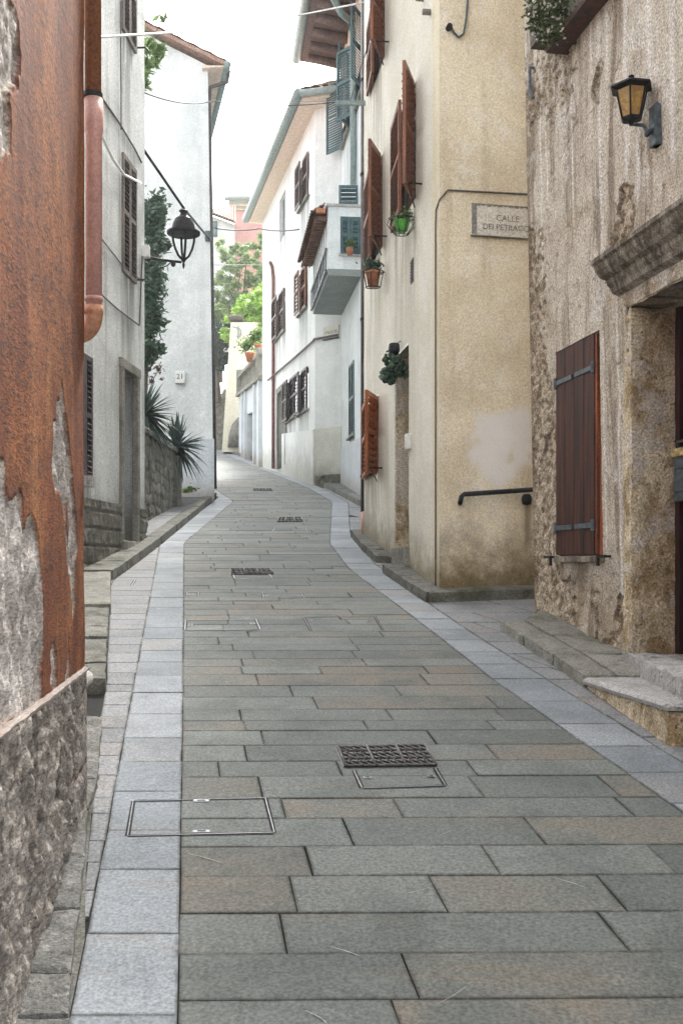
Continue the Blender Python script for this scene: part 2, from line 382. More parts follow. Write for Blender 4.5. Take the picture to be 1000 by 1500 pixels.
M['greenpot'] = simple('green_plastic', (.08, .33, .05), .5, .25)
M['terracotta'] = simple('terracotta', (.42, .18, .10), .8, .2)
M['bark'] = woodmat('bark', (.13, .10, .075), (.06, .045, .035), .5)
M['lf_dark'] = leafmat('dark_leaf', (.016, .042, .026), (.095, .165, .105))
M['lf_mid'] = leafmat('mid_leaf', (.06, .11, .03), (.17, .27, .08))
M['lf_bright'] = leafmat('bright_leaf', (.16, .32, .04), (.46, .68, .14))
M['lf_olive'] = leafmat('olive_leaf', (.18, .27, .10), (.42, .54, .25))
M['lf_yucca'] = leafmat('yucca_leaf', (.015, .035, .03), (.055, .095, .075))
M['lf_flower'] = leafmat('flower_leaf', (.035, .06, .02), (.13, .17, .06), (.80, .72, .66))
def glassmat(name, col, rough=.08):
    m = N(name, rough, .5); m.b.inputs['Transmission Weight'].default_value = .0; n = m.noise(8, 4); return m.out(m.mix(m.rng(n, .3, .7), tuple(x*.7 for x in col), col))
M['glass'] = glassmat('window_glass', (.05, .07, .08)); M['glassblue'] = glassmat('green_blue_glass', (.10, .20, .22))
m = N('amber_glass', .35, .5); c = m.mix(m.rng(m.noise(30, 5, .7), .4, .6), (.66, .42, .10), (.40, .22, .05)); m.put(m.b.inputs['Transmission Weight'], .35); M['amber'] = m.out(m.speck(c, 120, .7, 1.3))
m = N('clear_lantern_glass', .05, .5); m.b.inputs['Transmission Weight'].default_value = .95; m.b.inputs['IOR'].default_value = 1.02; M['clear'] = m.out((.9, .93, .95))
# red rust plaster: tint r = peeled coat, g = dark scratch
m = N('rust_red_plaster', .85); t = m.attr(); AV = m.vec((1, .3, 1))
st = m.noise(1., 6, .7, m.vec((6, 2.4, 1.0)), .5); n1 = m.noise(4, 7, .72, AV); n2 = m.noise(26, 6, .8, AV)
c = m.mix(m.rng(st, .38, .64), (.165, .044, .014), (.315, .108, .032)); c = m.mix(m.rng(n1, .46, .66, 0, .6), c, (.115, .036, .013)); c = m.mix(m.rng(m.noise(70, 5, .8, AV), .52, .62, 0, .7), c, (.055, .02, .014))
c = m.mix(m.rng(m.noise(1., 5, .6, m.vec((12, 4, 1.3))), .56, .70, 0, .5), c, (.42, .19, .065)); c = m.mix(m.rng(n2, .54, .62, 0, .85), c, (.07, .026, .018))
g = m.mix(m.rng(n1, .35, .65), (.36, .325, .30), (.56, .52, .49)); g = m.mix(m.rng(m.noise(9, 6, .7, AV), .36, .25, 0, .85), g, (.10, .085, .08)); g = m.mix(m.rng(n2, .58, .7, 0, .5), g, (.16, .13, .13))
c = m.mix(t[0], c, g); c = m.mix(t[1], c, (.46, .41, .33)); c = m.speck(c, 110, .5, 1.5, 3, AV)
m.bump(m.ma('ADD', n2, m.ma('MULTIPLY', m.noise(120, 3, .7, AV), .6)), .6, .01); M['rust'] = m.out(c)
m = N('brown_stone_base', .9); t = m.attr(); AV = m.vec((1, .4, 1)); n1 = m.noise(7, 7, .7, m.vec((1, 1, .6)), .6); n2 = m.noise(34, 6, .8, AV)
c = m.mix(m.rng(n1, .33, .67), (.25, .215, .185), (.60, .545, .49)); c = m.mix(m.rng(n2, .55, .66, 0, .7), c, (.60, .565, .52)); c = m.mix(m.rng(n2, .42, .35, 0, .85), c, (.03, .022, .02))
c = m.mix(t[1], c, (.03, .025, .022)); c = m.speck(c, 100, .5, 1.5, 3, AV); m.bump(m.ma('ADD', n1, n2), 1., .03); M['base_red'] = m.out(c)
m = N('rose_band', .9); n1 = m.noise(9, 6, .7, AV); c = m.mix(m.rng(n1, .4, .6), (.24, .19, .165), (.36, .32, .29)); M['band'] = m.out(m.speck(c, 130, .7, 1.3))
# stained plaster of the near right house: r = rubble exposed, g = pale lime streak, b = dark
m = N('stained_plaster', .9); t = m.attr(); n1 = m.noise(1.4, 7, .68, dist=.8); n2 = m.noise(20, 6, .75); st = m.noise(1., 7, .68, m.vec((2.6, 2.6, .32)), 1.1)
c = m.mix(m.rng(n1, .36, .64), (.475, .41, .325), (.65, .585, .495)); c = m.mix(m.rng(st, .48, .60, 0, .75), c, (.20, .145, .10)); c = m.mix(m.rng(m.noise(3.1, 6, .65, dist=.5), .55, .66, 0, .55), c, (.74, .70, .65)); c = m.mix(m.rng(m.noise(2.4, 6, .65), .54, .66, 0, .5), c, (.36, .26, .16))
c = m.mix(m.rng(m.noise(9, 6, .75), .56, .66, 0, .7), c, (.19, .14, .10)); c = m.mix(m.rng(m.noise(16, 6, .8), .60, .66, 0, .7), c, (.10, .075, .055)); hh = m.hgt(); c = m.mix(m.ma('MULTIPLY', m.rng(hh, .1, 1.3, .75, 0), m.rng(n1, .4, .6)), c, (.24, .175, .105))
c = m.mix(t[1], c, (.84, .80, .76)); 
r = m.mix(m.rng(m.noise(12, 6, .7), .36, .64), (.20, .145, .09), (.60, .51, .39)); r = m.mix(m.rng(n2, .56, .66, 0, .8), r, (.60, .55, .49)); r = m.mix(m.rng(n2, .44, .36, 0, .8), r, (.05, .037, .025))
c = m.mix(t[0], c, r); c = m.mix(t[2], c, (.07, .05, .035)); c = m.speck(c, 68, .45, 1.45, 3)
m.bump(m.ma('ADD', n2, m.ma('MULTIPLY', m.noise(100, 3, .7), .6)), .6, .012); M['stained'] = m.out(c)
m = N('worn_jamb_stone', .9); n1 = m.noise(5, 7, .72, m.vec((1, 1, .5)), .6); n2 = m.noise(26, 6, .75)
c = m.mix(m.rng(n1, .40, .60), (.35, .25, .135), (.70, .60, .43)); c = m.mix(m.rng(n2, .56, .66, 0, .7), c, (.60, .52, .42)); c = m.mix(m.rng(n2, .42, .35, 0, .85), c, (.06, .04, .025)); c = m.mix(m.rng(m.noise(2.1, 6, .7), .50, .58, 0, .75), c, (.60, .55, .49))
c = m.speck(c, 70, .5, 1.5, 3); m.bump(m.ma('ADD', n1, n2), .9, .02); M['jamb'] = m.out(c)
m = N('weathered_cornice', .85); st = m.noise(1., 6, .7, m.vec((9, 9, 1.5)), .3); n2 = m.noise(24, 5, .7)
c = m.mix(m.rng(st, .38, .62), (.10, .08, .06), (.33, .30, .25)); c = m.mix(m.rng(n2, .58, .68, 0, .5), c, (.55, .54, .50)); c = m.mix(m.rng(m.noise(3, 4), .55, .7, 0, .5), c, (.22, .16, .06))
c = m.speck(c, 70, .55, 1.4); m.bump(n2, .5, .012); M['cornice'] = m.out(c)
# ---------------------------------------------------------------- ground
XL = interp([(0, -.02), (3.02, -.483), (6, -.93), (10, -1.54), (14.2, -2.18), (20.9, -2.2), (24.1, -2.96), (49, -8.1), (80, -15)])
XR = interp([(0, 2.46), (4.615, 1.54), (6.94, 1.018), (8.11, .811), (11.9, .079), (14.1, -.16), (20.9, -.195), (24.8, -.83), (49, -6.0), (80, -13)])
XSL = interp([(0, -.36), (3.02, -.805), (4.35, -1.0), (5.45, -1.17), (14.2, -2.51), (21.95, -2.62), (24.1, -3.3), (49, -8.5), (80, -15.4)])
XSR = interp([(0, 2.84), (5.21, 1.77), (7.85, 1.18), (9.09, .93), (12.27, .39), (15.4, .13), (20.6, .137), (24.8, -.5), (49, -5.55), (80, -12.6)])
XOL = interp([(0, -.5), (3.64, -.924), (4.615, -1.123), (5.99, -1.417), (6.55, -1.507), (9.1, -2.06), (11.0, -2.48), (14.06, -2.52), (24, -2.6)])
xs = np.linspace(-50, 50, 41); ys = np.concatenate([np.linspace(-20, 80, 51), np.linspace(90, 160, 6)])
X, Y = np.meshgrid(xs, ys, indexing='ij'); Z = np.where(Y < 75, G*Y, G*75)-.05
idx = np.arange(X.size).reshape(X.shape); fc = np.stack([idx[:-1, :-1], idx[1:, :-1], idx[1:, 1:], idx[:-1, 1:]], -1).reshape(-1, 4)
cc = np.zeros((X.size, 4)); cc[:, 3] = 1
tag(npmesh('ground', np.stack([X, Y, Z], -1).reshape(-1, 3), fc, cc, M['earth']), kind='structure')
def gsheet(name, fl, fr, y0, y1, dz, mat):
    ys = np.arange(y0, y1+.01, .5); mb = MB()
    vs = []
    for y in ys: vs += [(fl(y), y, gz(y)+dz), (fr(y), y, gz(y)+dz)]
    mb.add(vs, [(2*i, 2*i+1, 2*i+3, 2*i+2) for i in range(len(ys)-1)])
    return tag(mb.build(name, mat), kind='structure')
gsheet('road_bed', lambda y: XOL(y)-.6 if y < 12 else XSL(y)-.3, lambda y: 6 if 8 < y < 11 else XSR(y)+.7, 1, 79, -.014, M['mortar'])
def slabs(name, fl, fr, y0, y1, row, length, mat, gap=.0055, shear=-.157, brown=.3, mn=.3, tilt=0.0, seed=1):
    R = random.Random(seed); mb = MB(); y = y0
    while y < y1:
        far = 1 if y < 25 else 1.6
        h = R.uniform(*row)*far; ya, yb = y+gap/2, min(y+h, y1)-gap/2
        l0, r0 = fl(y), fr(y); x = l0; first = True; ym = (ya+yb)/2
        cuts = [0.0]; w = r0-l0
        if length:
            p = R.uniform(.25, 1)*R.uniform(*length)
            while p < w-mn*.6: cuts.append(p); p += R.uniform(*length)
        cuts.append(w)
        gy = R.choice((.0012, .003, .0045, gap)); ya, yb = y+gy/2, min(y+h, y1)-gy/2
        for i in range(len(cuts)-1):
            def edge(c, yy, side):
                if c == 0: return fl(yy)
                if c == w: return fr(yy)
                return l0+c+shear*(yy-y)
            g = R.choice((.0012, .003, gap))/2
            a0, a1 = edge(cuts[i], ya, 0)+g, edge(cuts[i], yb, 0)+g; b0, b1 = edge(cuts[i+1], ya, 1)-g, edge(cuts[i+1], yb, 1)-g
            if b0-a0 < .02 or b1-a1 < .005: continue
            dz = R.uniform(-.0022, .0022); e = .0025
            t = lambda xx, yy: gz(yy)+dz+R.uniform(-.0006, .0006)
            tl = lambda xx: tilt*(xx-l0)
            J = lambda: R.uniform(-.003, .003)
            a0 += J(); a1 += J(); b0 += J(); b1 += J()
            bot = [(a0, ya+tl(a0), gz(ya)-.012), (b0, ya+tl(b0), gz(ya)-.012), (b1, yb+tl(b1), gz(yb)-.012), (a1, yb+tl(a1), gz(yb)-.012)]
            mid = [(p[0], p[1], p[2]+.012+dz-.002) for p in bot]
            top = [(a0+e, ya+e+tl(a0), gz(ya)+dz), (b0-e, ya+e+tl(b0), gz(ya)+dz), (b1-e, yb-e+tl(b1), gz(yb)+dz), (a1+e, yb-e+tl(a1), gz(yb)+dz)]
            e2 = min(.014, (b0-a0)*.2, (yb-ya)*.2)
            inn = [(a0+e2, ya+e2+tl(a0), gz(ya+e2)+dz+.0004), (b0-e2, ya+e2+tl(b0), gz(ya+e2)+dz+.0004), (b1-e2, yb-e2+tl(b1), gz(yb-e2)+dz+.0004), (a1+e2, yb-e2+tl(a1), gz(yb-e2)+dz+.0004)]
            r1_, r2_ = R.random(), (R.random() < brown)*R.uniform(.3, 1)
            mb.add(bot+mid+top, [(0, 1, 5, 4), (1, 2, 6, 5), (2, 3, 7, 6), (3, 0, 4, 7), (4, 5, 9, 8), (5, 6, 10, 9), (6, 7, 11, 10), (7, 4, 8, 11)], (r1_, r2_, 1, 1))
            k0 = len(mb.v)-4; mb.add(inn, [(0, 1, 2, 3)], (r1_, r2_, 0, 1)); k1 = len(mb.v)-4
            for q_ in range(4): mb.f.append((k0+q_, k0+(q_+1) % 4, k1+(q_+1) % 4, k1+q_))
        y += h
    return tag(mb.build(name, mat), kind='structure')
slabs('road', XL, XR, 1.0, 79, (.18, .30), (.5, 1.15), M['road'], gap=.0055, brown=.28, tilt=.018, seed=5)
slabs('paved_strip_left', XSL, XL, 1.0, 79, (.34, .52), None, M['strip'], gap=.006, brown=.15, seed=2)
slabs('paved_strip_right', XR, XSR, 1.0, 79, (.34, .55), None, M['strip'], gap=.006, brown=.15, tilt=.02, seed=3)
slabs('pavement_left', XOL, XSL, 3.66, 24, (.17, .30), None, M['outer'], gap=.006, brown=.5, seed=4)
XRO = interp([(0, 3.6), (7.9, 1.9), (8.2, 2.0), (8.3, 6), (10.6, 6), (10.7, 1.3), (15, 1.1), (20.1, .42), (24, -.1), (25, -.38)])
slabs('pavement_right', XSR, XRO, 1.0, 24.5, (.26, .44), (.5, .95), M['outer'], gap=.006, shear=-.5, brown=.4, seed=6)
# pale scratches worn into the road slabs
mb = MB(); R = random.Random(3)
for (a, b) in [((395, 1345), (480, 1286)), ((430, 1302), (473, 1288)), ((481, 1387), (533, 1405)), ((636, 1474), (690, 1438)), ((446, 1481), (480, 1503)), ((800, 1284), (862, 1303)), ((270, 1250), (325, 1265)), ((390, 965), (412, 973)), ((560, 955), (600, 944)), ((640, 1225), (668, 1212)), ((590, 1310), (630, 1300)), ((840, 1000), (868, 1006))]:
    p, q = gp(*a), gp(*b); n = 9; prev = None
    for i in range(n):
        t = i/(n-1); x = p[0]*(1-t)+q[0]*t; y = p[1]*(1-t)+q[1]*t; x += .012*math.sin(t*3.1)
        w = .0022*(1-abs(2*t-1))+.0004; cur = [(x-w*.3, y-w, gz(y)+.0028), (x+w*.3, y+w, gz(y)+.0028)]
        if prev: mb.add(prev+cur, [(0, 2, 3, 1)])
        prev = cur
tag(mb.build('road_scratches', M['kerblight']), kind='structure')
# ---------------------------------------------------------------- kerbs and stone ledges (each run one structure)
g0 = lambda x, y: G*y-.08
def gh(h): return lambda x, y: G*y+h
def run(name, outer, inner, h, mat, n=1, amp=.006, res=.07, kind='structure', seed=0, hs=None):
    mb = MB()
    for i in range(len(outer)-1):
        for k in range(n):
            a, b = k/n, (k+1)/n-.012/n
            o0 = Vector(outer[i]).lerp(Vector(outer[i+1]), a); o1 = Vector(outer[i]).lerp(Vector(outer[i+1]), b)
            i0 = Vector(inner[i]).lerp(Vector(inner[i+1]), a); i1 = Vector(inner[i]).lerp(Vector(inner[i+1]), b)
            q = [o0, o1, i1, i0]
            ar = sum(q[j].x*q[(j+1) % 4].y-q[(j+1) % 4].x*q[j].y for j in range(4))
            if ar < 0: q = q[::-1]
            mb.stone(q, g0, gh(h+random.uniform(-.006, .006)), res, amp, seed=seed+i*7+k)
    return tag(mb.build(name, mat, bevel=0), kind=kind)
# left raised footway beside the white house and the garden wall
ko = [(-2.05, 9.12), (-2.46, 10.95)]
run('footway_left', [(-2.45, 11.02), (-2.44, 11.7), (-2.46, 14.06), (-2.56, 18.5), (-2.66, 21.9)], [(-2.86, 11.02), (-2.80, 11.7), (-2.66, 14.06), (-2.74, 18.5), (-2.84, 21.9)], .12, M['kerbdark'], 3, .008, .09)
run('footway_left_paving', [(-2.67, 13.9), (-2.75, 18.5), (-2.80, 21.8)], [(-3.25, 13.9), (-3.25, 18.5), (-3.3, 21.8)], .108, M['outer'], 3, .002, .3)
run('footway_left_fill', [(-2.87, 10.9), (-2.67, 14.05)], [(-3.3, 10.9), (-3.1, 14.05)], .116, M['kerbdark'], 2, .003, .3)
def blk(name, q, z0, z1, mat, label, cat, amp=.006, res=.06, seed=0, group=None):
    mb = MB(); mb.stone(q, z0, z1, res, amp, seed=seed); return tag(mb.build(name, mat), label, cat, group)
blk('stone_step', [(-2.9, 9.12), (-2.05, 9.12), (-2.47, 10.98), (-2.95, 10.98)], g0, gh(.105), M['kerb'], 'flat grey stone step at the near end of the left footway kerb, above the ramp', 'step', .005)
# cobbled plinth: several stones in one ramp
mb = MB(); R = random.Random(4)
for r in range(6):
    ya = 6.6+r*.4; yb = ya+.385; xe = -1.507-(ya-6.55)*.217; xe2 = -1.507-(yb-6.55)*.217
    xs_ = [0, R.uniform(.22, .3), R.uniform(.45, .55), .8]
    for k in range(3):
        mb.stone([(xe-xs_[k+1]+.012, ya), (xe-xs_[k], ya), (xe2-xs_[k], yb), (xe2-xs_[k+1]+.012, yb)], g0, gh(.10+R.uniform(-.012, .01)), .06, .010, seed=r*5+k)
tag(mb.build('cobbled_ramp', M['kerbdark']), 'low mossy ramp of dark rough cobbles against the left pavement, just beyond the red house', 'ramp')
mb = MB(); mb.tube([(-1.60, 5.95, gz(5.95)+.02), (-1.60, 5.97, gz(5.97)+.13), (-1.61, 6.2, gz(6.2)+.15), (-1.62, 6.5, gz(6.5)+.12)], [.055, .06, .06, .05], 10)
tag(mb.build('marble_bollard_stub', M['kerblight'], smooth=True), 'small rounded white marble stub poking out between the red house base and the cobbled ramp', 'stone')
# kerb stones along the foot of the red house
KO = .02
pts_o = [gp(145, 1056), gp(137, 1150), gp(124, 1195), gp(119, 1266), gp(108, 1343), gp(97, 1437), gp(92, 1500), (-.72, 2.4), (-.6, 1.6)]
pts_o = [(p[0]+KO, p[1]) for p in pts_o]
pts_i = [(p[0]-.18, p[1]) for p in pts_o]
run('kerb_left', pts_o[::-1], pts_i[::-1], .035, M['kerbmid'], 1, .010, .03, seed=30)
run('kerb_left_back', [(p[0]-.17, p[1]) for p in pts_o][::-1], [(p[0]-.45, p[1]) for p in pts_o][::-1], .03, M['kerbdark'], 2, .016, .03, seed=60)
gsheet('gutter_bed', lambda y: float(np.interp(y, [1.6, 3.02, 3.66, 4.58, 6.4], [-.75, -.95, -1.1, -1.3, -1.6])), lambda y: min(XSL(y), XOL(y))-.0 if y > 3.6 else XSL(y), 1.5, 6.0, .004, M['kerbdark'])
# ledge beside the near right house
def xw1(y): return 1.71+.176*(9-y)
run('kerb_right_near', [(1.585, 6.72), (1.50, 7.3), (1.40, 7.9), (1.31, 8.49)], [(1.585+.22, 6.72), (1.50+.22, 7.3), (1.40+.22, 7.9), (1.31+.2, 8.52)], .085, M['kerb'], 1, .008, .05, seed=80)
run('kerb_right_slab', [(1.585+.225, 6.72), (1.50+.225, 7.3), (1.40+.225, 7.9), (1.31+.205, 8.52)], [(2.2, 6.7), (2.1, 7.3), (2.0, 7.9), (1.78, 8.98)], .095, M['kerb'], 1, .006, .05, seed=90)
# kerbs below the yellow house
def xw2(y): return 2.362-.142*y
run('kerb_yellow_house', [(.80, 9.72), (.60, 10.75), (.455, 11.55)], [(xw2(9.9)+.05, 9.9), (xw2(10.75)+.05, 10.75), (xw2(11.55)+.05, 11.55)], .10, M['kerbdark'], 2, .008, .06, seed=100)
run('kerb_yellow_house_far', [(.41, 12.30), (.27, 13.4), (.13, 14.95)], [(xw2(12.2)+.05, 12.2), (xw2(13.4)+.05, 13.4), (xw2(14.95)+.1, 14.95)], .10, M['kerbdark'], 2, .008, .07, seed=110)
mb = MB(); mb.stone([(.82, 9.72), (4.0, 10.32), (4.0, 10.7), (.97, 10.02)], g0, gh(.10), .07, .008)
tag(mb.build('kerb_alley', M['kerbdark']), kind='structure')
# far right raised footway
run('footway_right_far', [(.47, 19.4), (.37, 20.1), (-.35, 24.8), (-1.37, 29), (-3.4, 39.7), (-5.4, 48)], [(1.2, 19.4), (1.1, 20.1), (.6, 24.8), (.0, 29), (-2.0, 39.7), (-3.6, 48)], .10, M['outer'], 3, .004, .4, seed=120)
run('kerb_right_far', [(.40, 19.4), (.30, 20.1), (-.42, 24.8), (-1.44, 29), (-3.5, 39.7), (-5.5, 48)], [(.46, 19.4), (.36, 20.1), (-.36, 24.8), (-1.38, 29), (-3.42, 39.7), (-5.42, 48)], .108, M['kerbdark'], 2, .004, .3, seed=130)
# ---------------------------------------------------------------- shutters / windows
def louver(M4, w, h, mat, parent, name='shutter', t=.035, mid=True, slat=.058, stile=.05, flip=1, ang=56):
    """louvred leaf in the local x(0..w) z(0..h) plane, y = thickness"""
    mb = MB(); mb.M = M4
    mb.box((stile/2, 0, h/2), (stile, t, h)); mb.box((w-stile/2, 0, h/2), (stile, t, h))
    for z in ([stile*.6, h-stile*.6]+([h*.52] if mid else [])): mb.box((w/2, 0, z), (w-2*stile, t*.96, stile*1.2))
    n = int((h-2*stile)/slat)
    for i in range(n):
        z = stile*1.3+(h-2.6*stile)*(i+.5)/n
        if mid and abs(z-h*.52) < stile*.9: continue
        mb.box((w/2, 0, z), (w-2*stile+.004, .007, slat*.95), Matrix.Rotation(math.radians(ang*flip), 3, 'X'))
    return mb.build(name, mat, parent)
def flatwin(W, u0, u1, z0, z1, house, fmat, style='closed', shut='shut_brown', off=0.0, depth=.08, sill=True, sub=True, leafw=None):
    """window part: frame mesh + pane, shutter, sill sub-parts, world coordinates, sits in a hole of given depth"""
    w = u1-u0; h = z1-z0; A = W.M(u0, z0, -depth+.02+off)
    mb = MB(); mb.M = A; f = .045
    mb.box((f/2, 0, h/2), (f, .05, h)); mb.box((w-f/2, 0, h/2), (f, .05, h)); mb.box((w/2, 0, f/2), (w-2*f, .048, f)); mb.box((w/2, 0, h-f/2), (w-2*f, .048, f)); mb.box((w/2, 0, h/2), (.04, .045, h-2*f))
    win = mb.build('window', fmat, house)
    mb = MB(); mb.M = A; mb.box((w/2, -.01, h/2), (w-2*f+.01, .008, h-2*f+.01)); mb.build('pane', M['glass'], win)
    if sill:
        mb = MB(); mb.M = W.M(u0, z0, .03); mb.box((w/2, -.02, -.02), (w+.12, .14, .04)); mb.build('sill', M['kerb'], win)
    if style == 'closed':
        for k in (0, 1): louver(W.M(u0+k*w/2, z0, .012), w/2-.004, h, M[shut], win)
    return win
def closed_volume(name, poly, z0, z1, mat, parent, skip=()):
    mb = MB(); n = len(poly)
    for i in range(n):
        if i in skip: continue
        a, b = poly[i], poly[(i+1) % n]; mb.add([(a[0], a[1], z0), (b[0], b[1], z0), (b[0], b[1], z1), (a[0], a[1], z1)], [(0, 1, 2, 3)])
    mb.add([(p[0], p[1], z1) for p in poly], [tuple(range(n))])
    return mb.build(name, mat, parent)
def tiles(p00, p10, p01, p11, ncol, nrow, mat, parent, name='roof', amp=.04, th=.05):
    """barrel tile sheet: u across (ncol barrels), v up the slope (nrow courses)"""
    p00, p10, p01, p11 = map(Vector, (p00, p10, p01, p11)); nrm = (p10-p00).cross(p01-p00).normalized()
    if nrm.z < 0: nrm = -nrm
    mu = ncol*6; mv = nrow*2; vs = []; cs = []
    for i in range(mu+1):
        for j in range(mv+1):
            a = i/mu; b = j/mv; p = p00*(1-a)*(1-b)+p10*a*(1-b)+p01*(1-a)*b+p11*a*b
            hgt = abs(math.sin(math.pi*a*ncol))*amp+(.02 if j % 2 == 0 else 0)
            vs.append(p+nrm*(hgt+th)); r = (math.sin(int(a*ncol)*12.9+int(b*nrow)*78.2)*43758) % 1; cs.append((r, 0, 0, 1))
    n1 = len(vs)
    for c in (p00, p10, p11, p01): vs.append(c); cs.append((0, 0, 0, 1))
    fs = [(i*(mv+1)+j, (i+1)*(mv+1)+j, (i+1)*(mv+1)+j+1, i*(mv+1)+j+1) for i in range(mu) for j in range(mv)]
    me_f = fs+[(n1, n1+1, n1+2, n1+3)]
    for i in range(mu): pass
    mb = MB(); mb.v = vs; mb.f = me_f; mb.c = cs
    # closing edges
    k = len(mb.v)
    return mb.build(name, mat, parent)
# ---------------------------------------------------------------- red house (near left)
red = empty('red_house', (-1.165, 4.6, gz(4.6)), 'rust-red plastered house at the left edge, peeling to grey above a stone base', 'house')
WR = Wall((-1.165, 4.6), (-.532, -1.0))
pl = [WR.poly(q) for q in [
 [(0, 690), (8, 735), (28, 742), (33, 760), (42, 752), (52, 790), (58, 850), (60, 960), (58, 1010), (40, 1035), (0, 1075), (-80, 1150), (-600, 1400), (-600, 560), (-80, 640)],
 [(88, 555), (92, 590), (96, 640), (103, 690), (106, 745), (110, 800), (108, 890), (104, 905), (101, 860), (94, 800), (88, 740), (78, 710), (73, 680), (76, 620), (83, 585)],
 [(0, -300), (0, 0), (22, 20), (26, 70), (22, 100), (20, 130), (8, 150), (12, 220), (0, 222), (-200, 300), (-700, 400), (-700, -900)],
 [(76, 925), (78, 950), (77, 1000), (73, 1005), (72, 960)], [(98, 945), (100, 985), (92, 990)], [(73, 975), (75, 1000), (71, 1004)]]]
hole2 = WR.poly([(95, 735), (98, 770), (96, 800), (93, 770)])
def rmask(U, Z):
    n = (fbm(U*9, Z*9, 1, 5)-.5)*.13; n2 = (fbm(U*9, Z*9, 2, 5)-.5)*.14
    m = np.zeros(U.shape, bool)
    for p in pl: m |= pip(p, U+n, Z+n2)
    m &= ~pip(hole2, U, Z)
    C = np.zeros(U.shape+(4,)); C[..., 0] = m; C[..., 3] = 1
    b_ = m.astype(float)
    for _ in range(3): b_[1:-1, 1:-1] = (b_[1:-1, 1:-1]*2+b_[:-2, 1:-1]+b_[2:, 1:-1]+b_[1:-1, :-2]+b_[1:-1, 2:])/6
    C[..., 1] = np.where(m, (b_ < .93)*.75*sstep(.4, .5, fbm(U*12, Z*12, 24)), 0)
    return C
def rdisp(U, Z):
    m = rmask(U, Z)[..., 0]
    return .014*(1-m)+m*(fbm(U*16, Z*9, 5, 5)-.5)*.05*1.0+(fbm(U*3, Z*2, 8)-.5)*.012-.004
zb = 1.325
wallgrid(WR, 'wall', M['rust'], red, 0, 2.9, .3, 7.0, .009, disp=rdisp, mask=rmask)
wallgrid(WR, 'wall', M['rust'], red, 2.9, WR.L, -.6, 7.0, .2)
closed_volume('wall', [(-1.165, 4.6), (-6, 4.6), (-6, -1), (-.532, -1)], -.6, 7.0, M['rust'], red, skip=(3,))
def bdisp(U, Z):
    F1, F2, r = cells(U*2.2+(fbm(U*3, Z*3, 4)-.5)*.5, Z*3.4, 2); j = sstep(0, .1, F2-F1)
    return .012+.010*j*(.6+.4*r)+(fbm(U*22, Z*20, 6, 5)-.5)*.055*np.clip(.3+U*2, 0, 1)+np.clip(U-.2,0,1)*.01
def bmask(U, Z):
    F1, F2, r = cells(U*2.2+(fbm(U*3, Z*3, 4)-.5)*.5, Z*3.4, 2); C = np.zeros(U.shape+(4,)); C[..., 0] = r; C[..., 1] = (1-sstep(.01, .05, F2-F1))*.7*sstep(.3, .5, fbm(U*4, Z*4, 71)); C[..., 3] = 1; return C
wallgrid(WR, 'stone_base', M['base_red'], red, -.015, 2.9, .2, zb, .012, disp=bdisp, mask=bmask)
mb = MB(); mb.stone([WR.pt(2.9, 0, 0).xy, WR.pt(-.02, 0, 0).xy, WR.pt(-.015, 0, .034).xy, WR.pt(2.9, 0, .036).xy][::-1], zb-.006, zb+.012, .03, .004); mb.build('string_course', M['band'], red)
closed_volume('stone_base', [WR.pt(-.015, 0, .02).xy, (-1.25, 4.66), (-6, 4.66), (-6, 4.5)], .2, zb, M['base_red'], red)
mb = MB(); mb.box(WR.pt(-.03, 2.35, .02)+Vector((0, .01, -.18)), (.05, .05, .05)); mb.build('iron_stub', M['kerblight'], red)
# downpipe on the red house corner
dp = empty('drainpipe', (-1.12, 4.72, 2.8), 'fat drainpipe on the red house corner, rusty above, pink below, ending in an elbow', 'drainpipe')
cx, cy = -1.128, 4.655
mb = MB(); mb.tube([(cx, cy, 3.93), (cx, cy, 7)], .037, 20); mb.build('upper_pipe', M['rust_pipe'], dp, smooth=True)
mb = MB(); mb.tube([(cx+.004, cy, 2.93), (cx+.004, cy, 3.75), (cx+.004, cy, 3.76), (cx+.004, cy, 3.91)], [.037, .037, .042, .042], 20); mb.tube([(cx+.004, cy, 2.99), (cx+.004, cy, 3.01)], .041, 20); mb.build('lower_pipe', M['pink_pipe'], dp, smooth=True)
mb = MB(); arc = [(cx+.004-.07*(1-math.cos(a)), cy, 2.93-.09*math.sin(a)) for a in np.linspace(0, 1.35, 8)]
mb.tube([(cx+.004, cy, 2.97), (cx+.004, cy, 2.931)]+arc+[(cx-.12, cy, 2.81)], [.042, .042]+[.040]*8+[.040], 20); mb.build('elbow', M['copper'], dp, smooth=True)
mb = MB(); mb.tube([(cx, cy, 3.915), (cx, cy, 3.935)], .044, 20); mb.build('pipe_clamp', M['iron'], dp)
# ---------------------------------------------------------------- white house (left)
wh = empty('white_house', (-2.66, 13.85, gz(13.85)), 'tall white plastered house on the left with a doorway, grey shutters and rough stone foot', 'house')
WW = Wall((-2.66, 13.85), (-3.02, 8.5))
ud0, _ = WW.uz(199, 700); ud1, _ = WW.uz(177.5, 700); zt = WW.uz(188, 545)[1]; zbt = 2.08
us0, us1 = WW.uz(198, 300)[0], WW.uz(178, 300)[0]; uz1 = (5.44, 6.92)
gs0, gs1 = WW.uz(133, 600)[0], WW.uz(110, 600)[0]; gzz = (WW.uz(125, 702)[1], WW.uz(125, 520)[1])
ts = (8.45, 9.75)
holes = [(ud0, ud1, zbt, zt, .22), (us0, us1, uz1[0], uz1[1], .1), (gs0, gs1, gzz[0], gzz[1], .1), (us0, us1, ts[0], ts[1], .1)]
wallgrid(WW, 'wall', M['white1'], wh, 0, WW.L, 1.0, 11.5, .04, holes, mask=drip(holes, 1., 1.4), disp=lambda U, Z: (fbm(U*2, Z*1.5, 3)-.5)*.02)
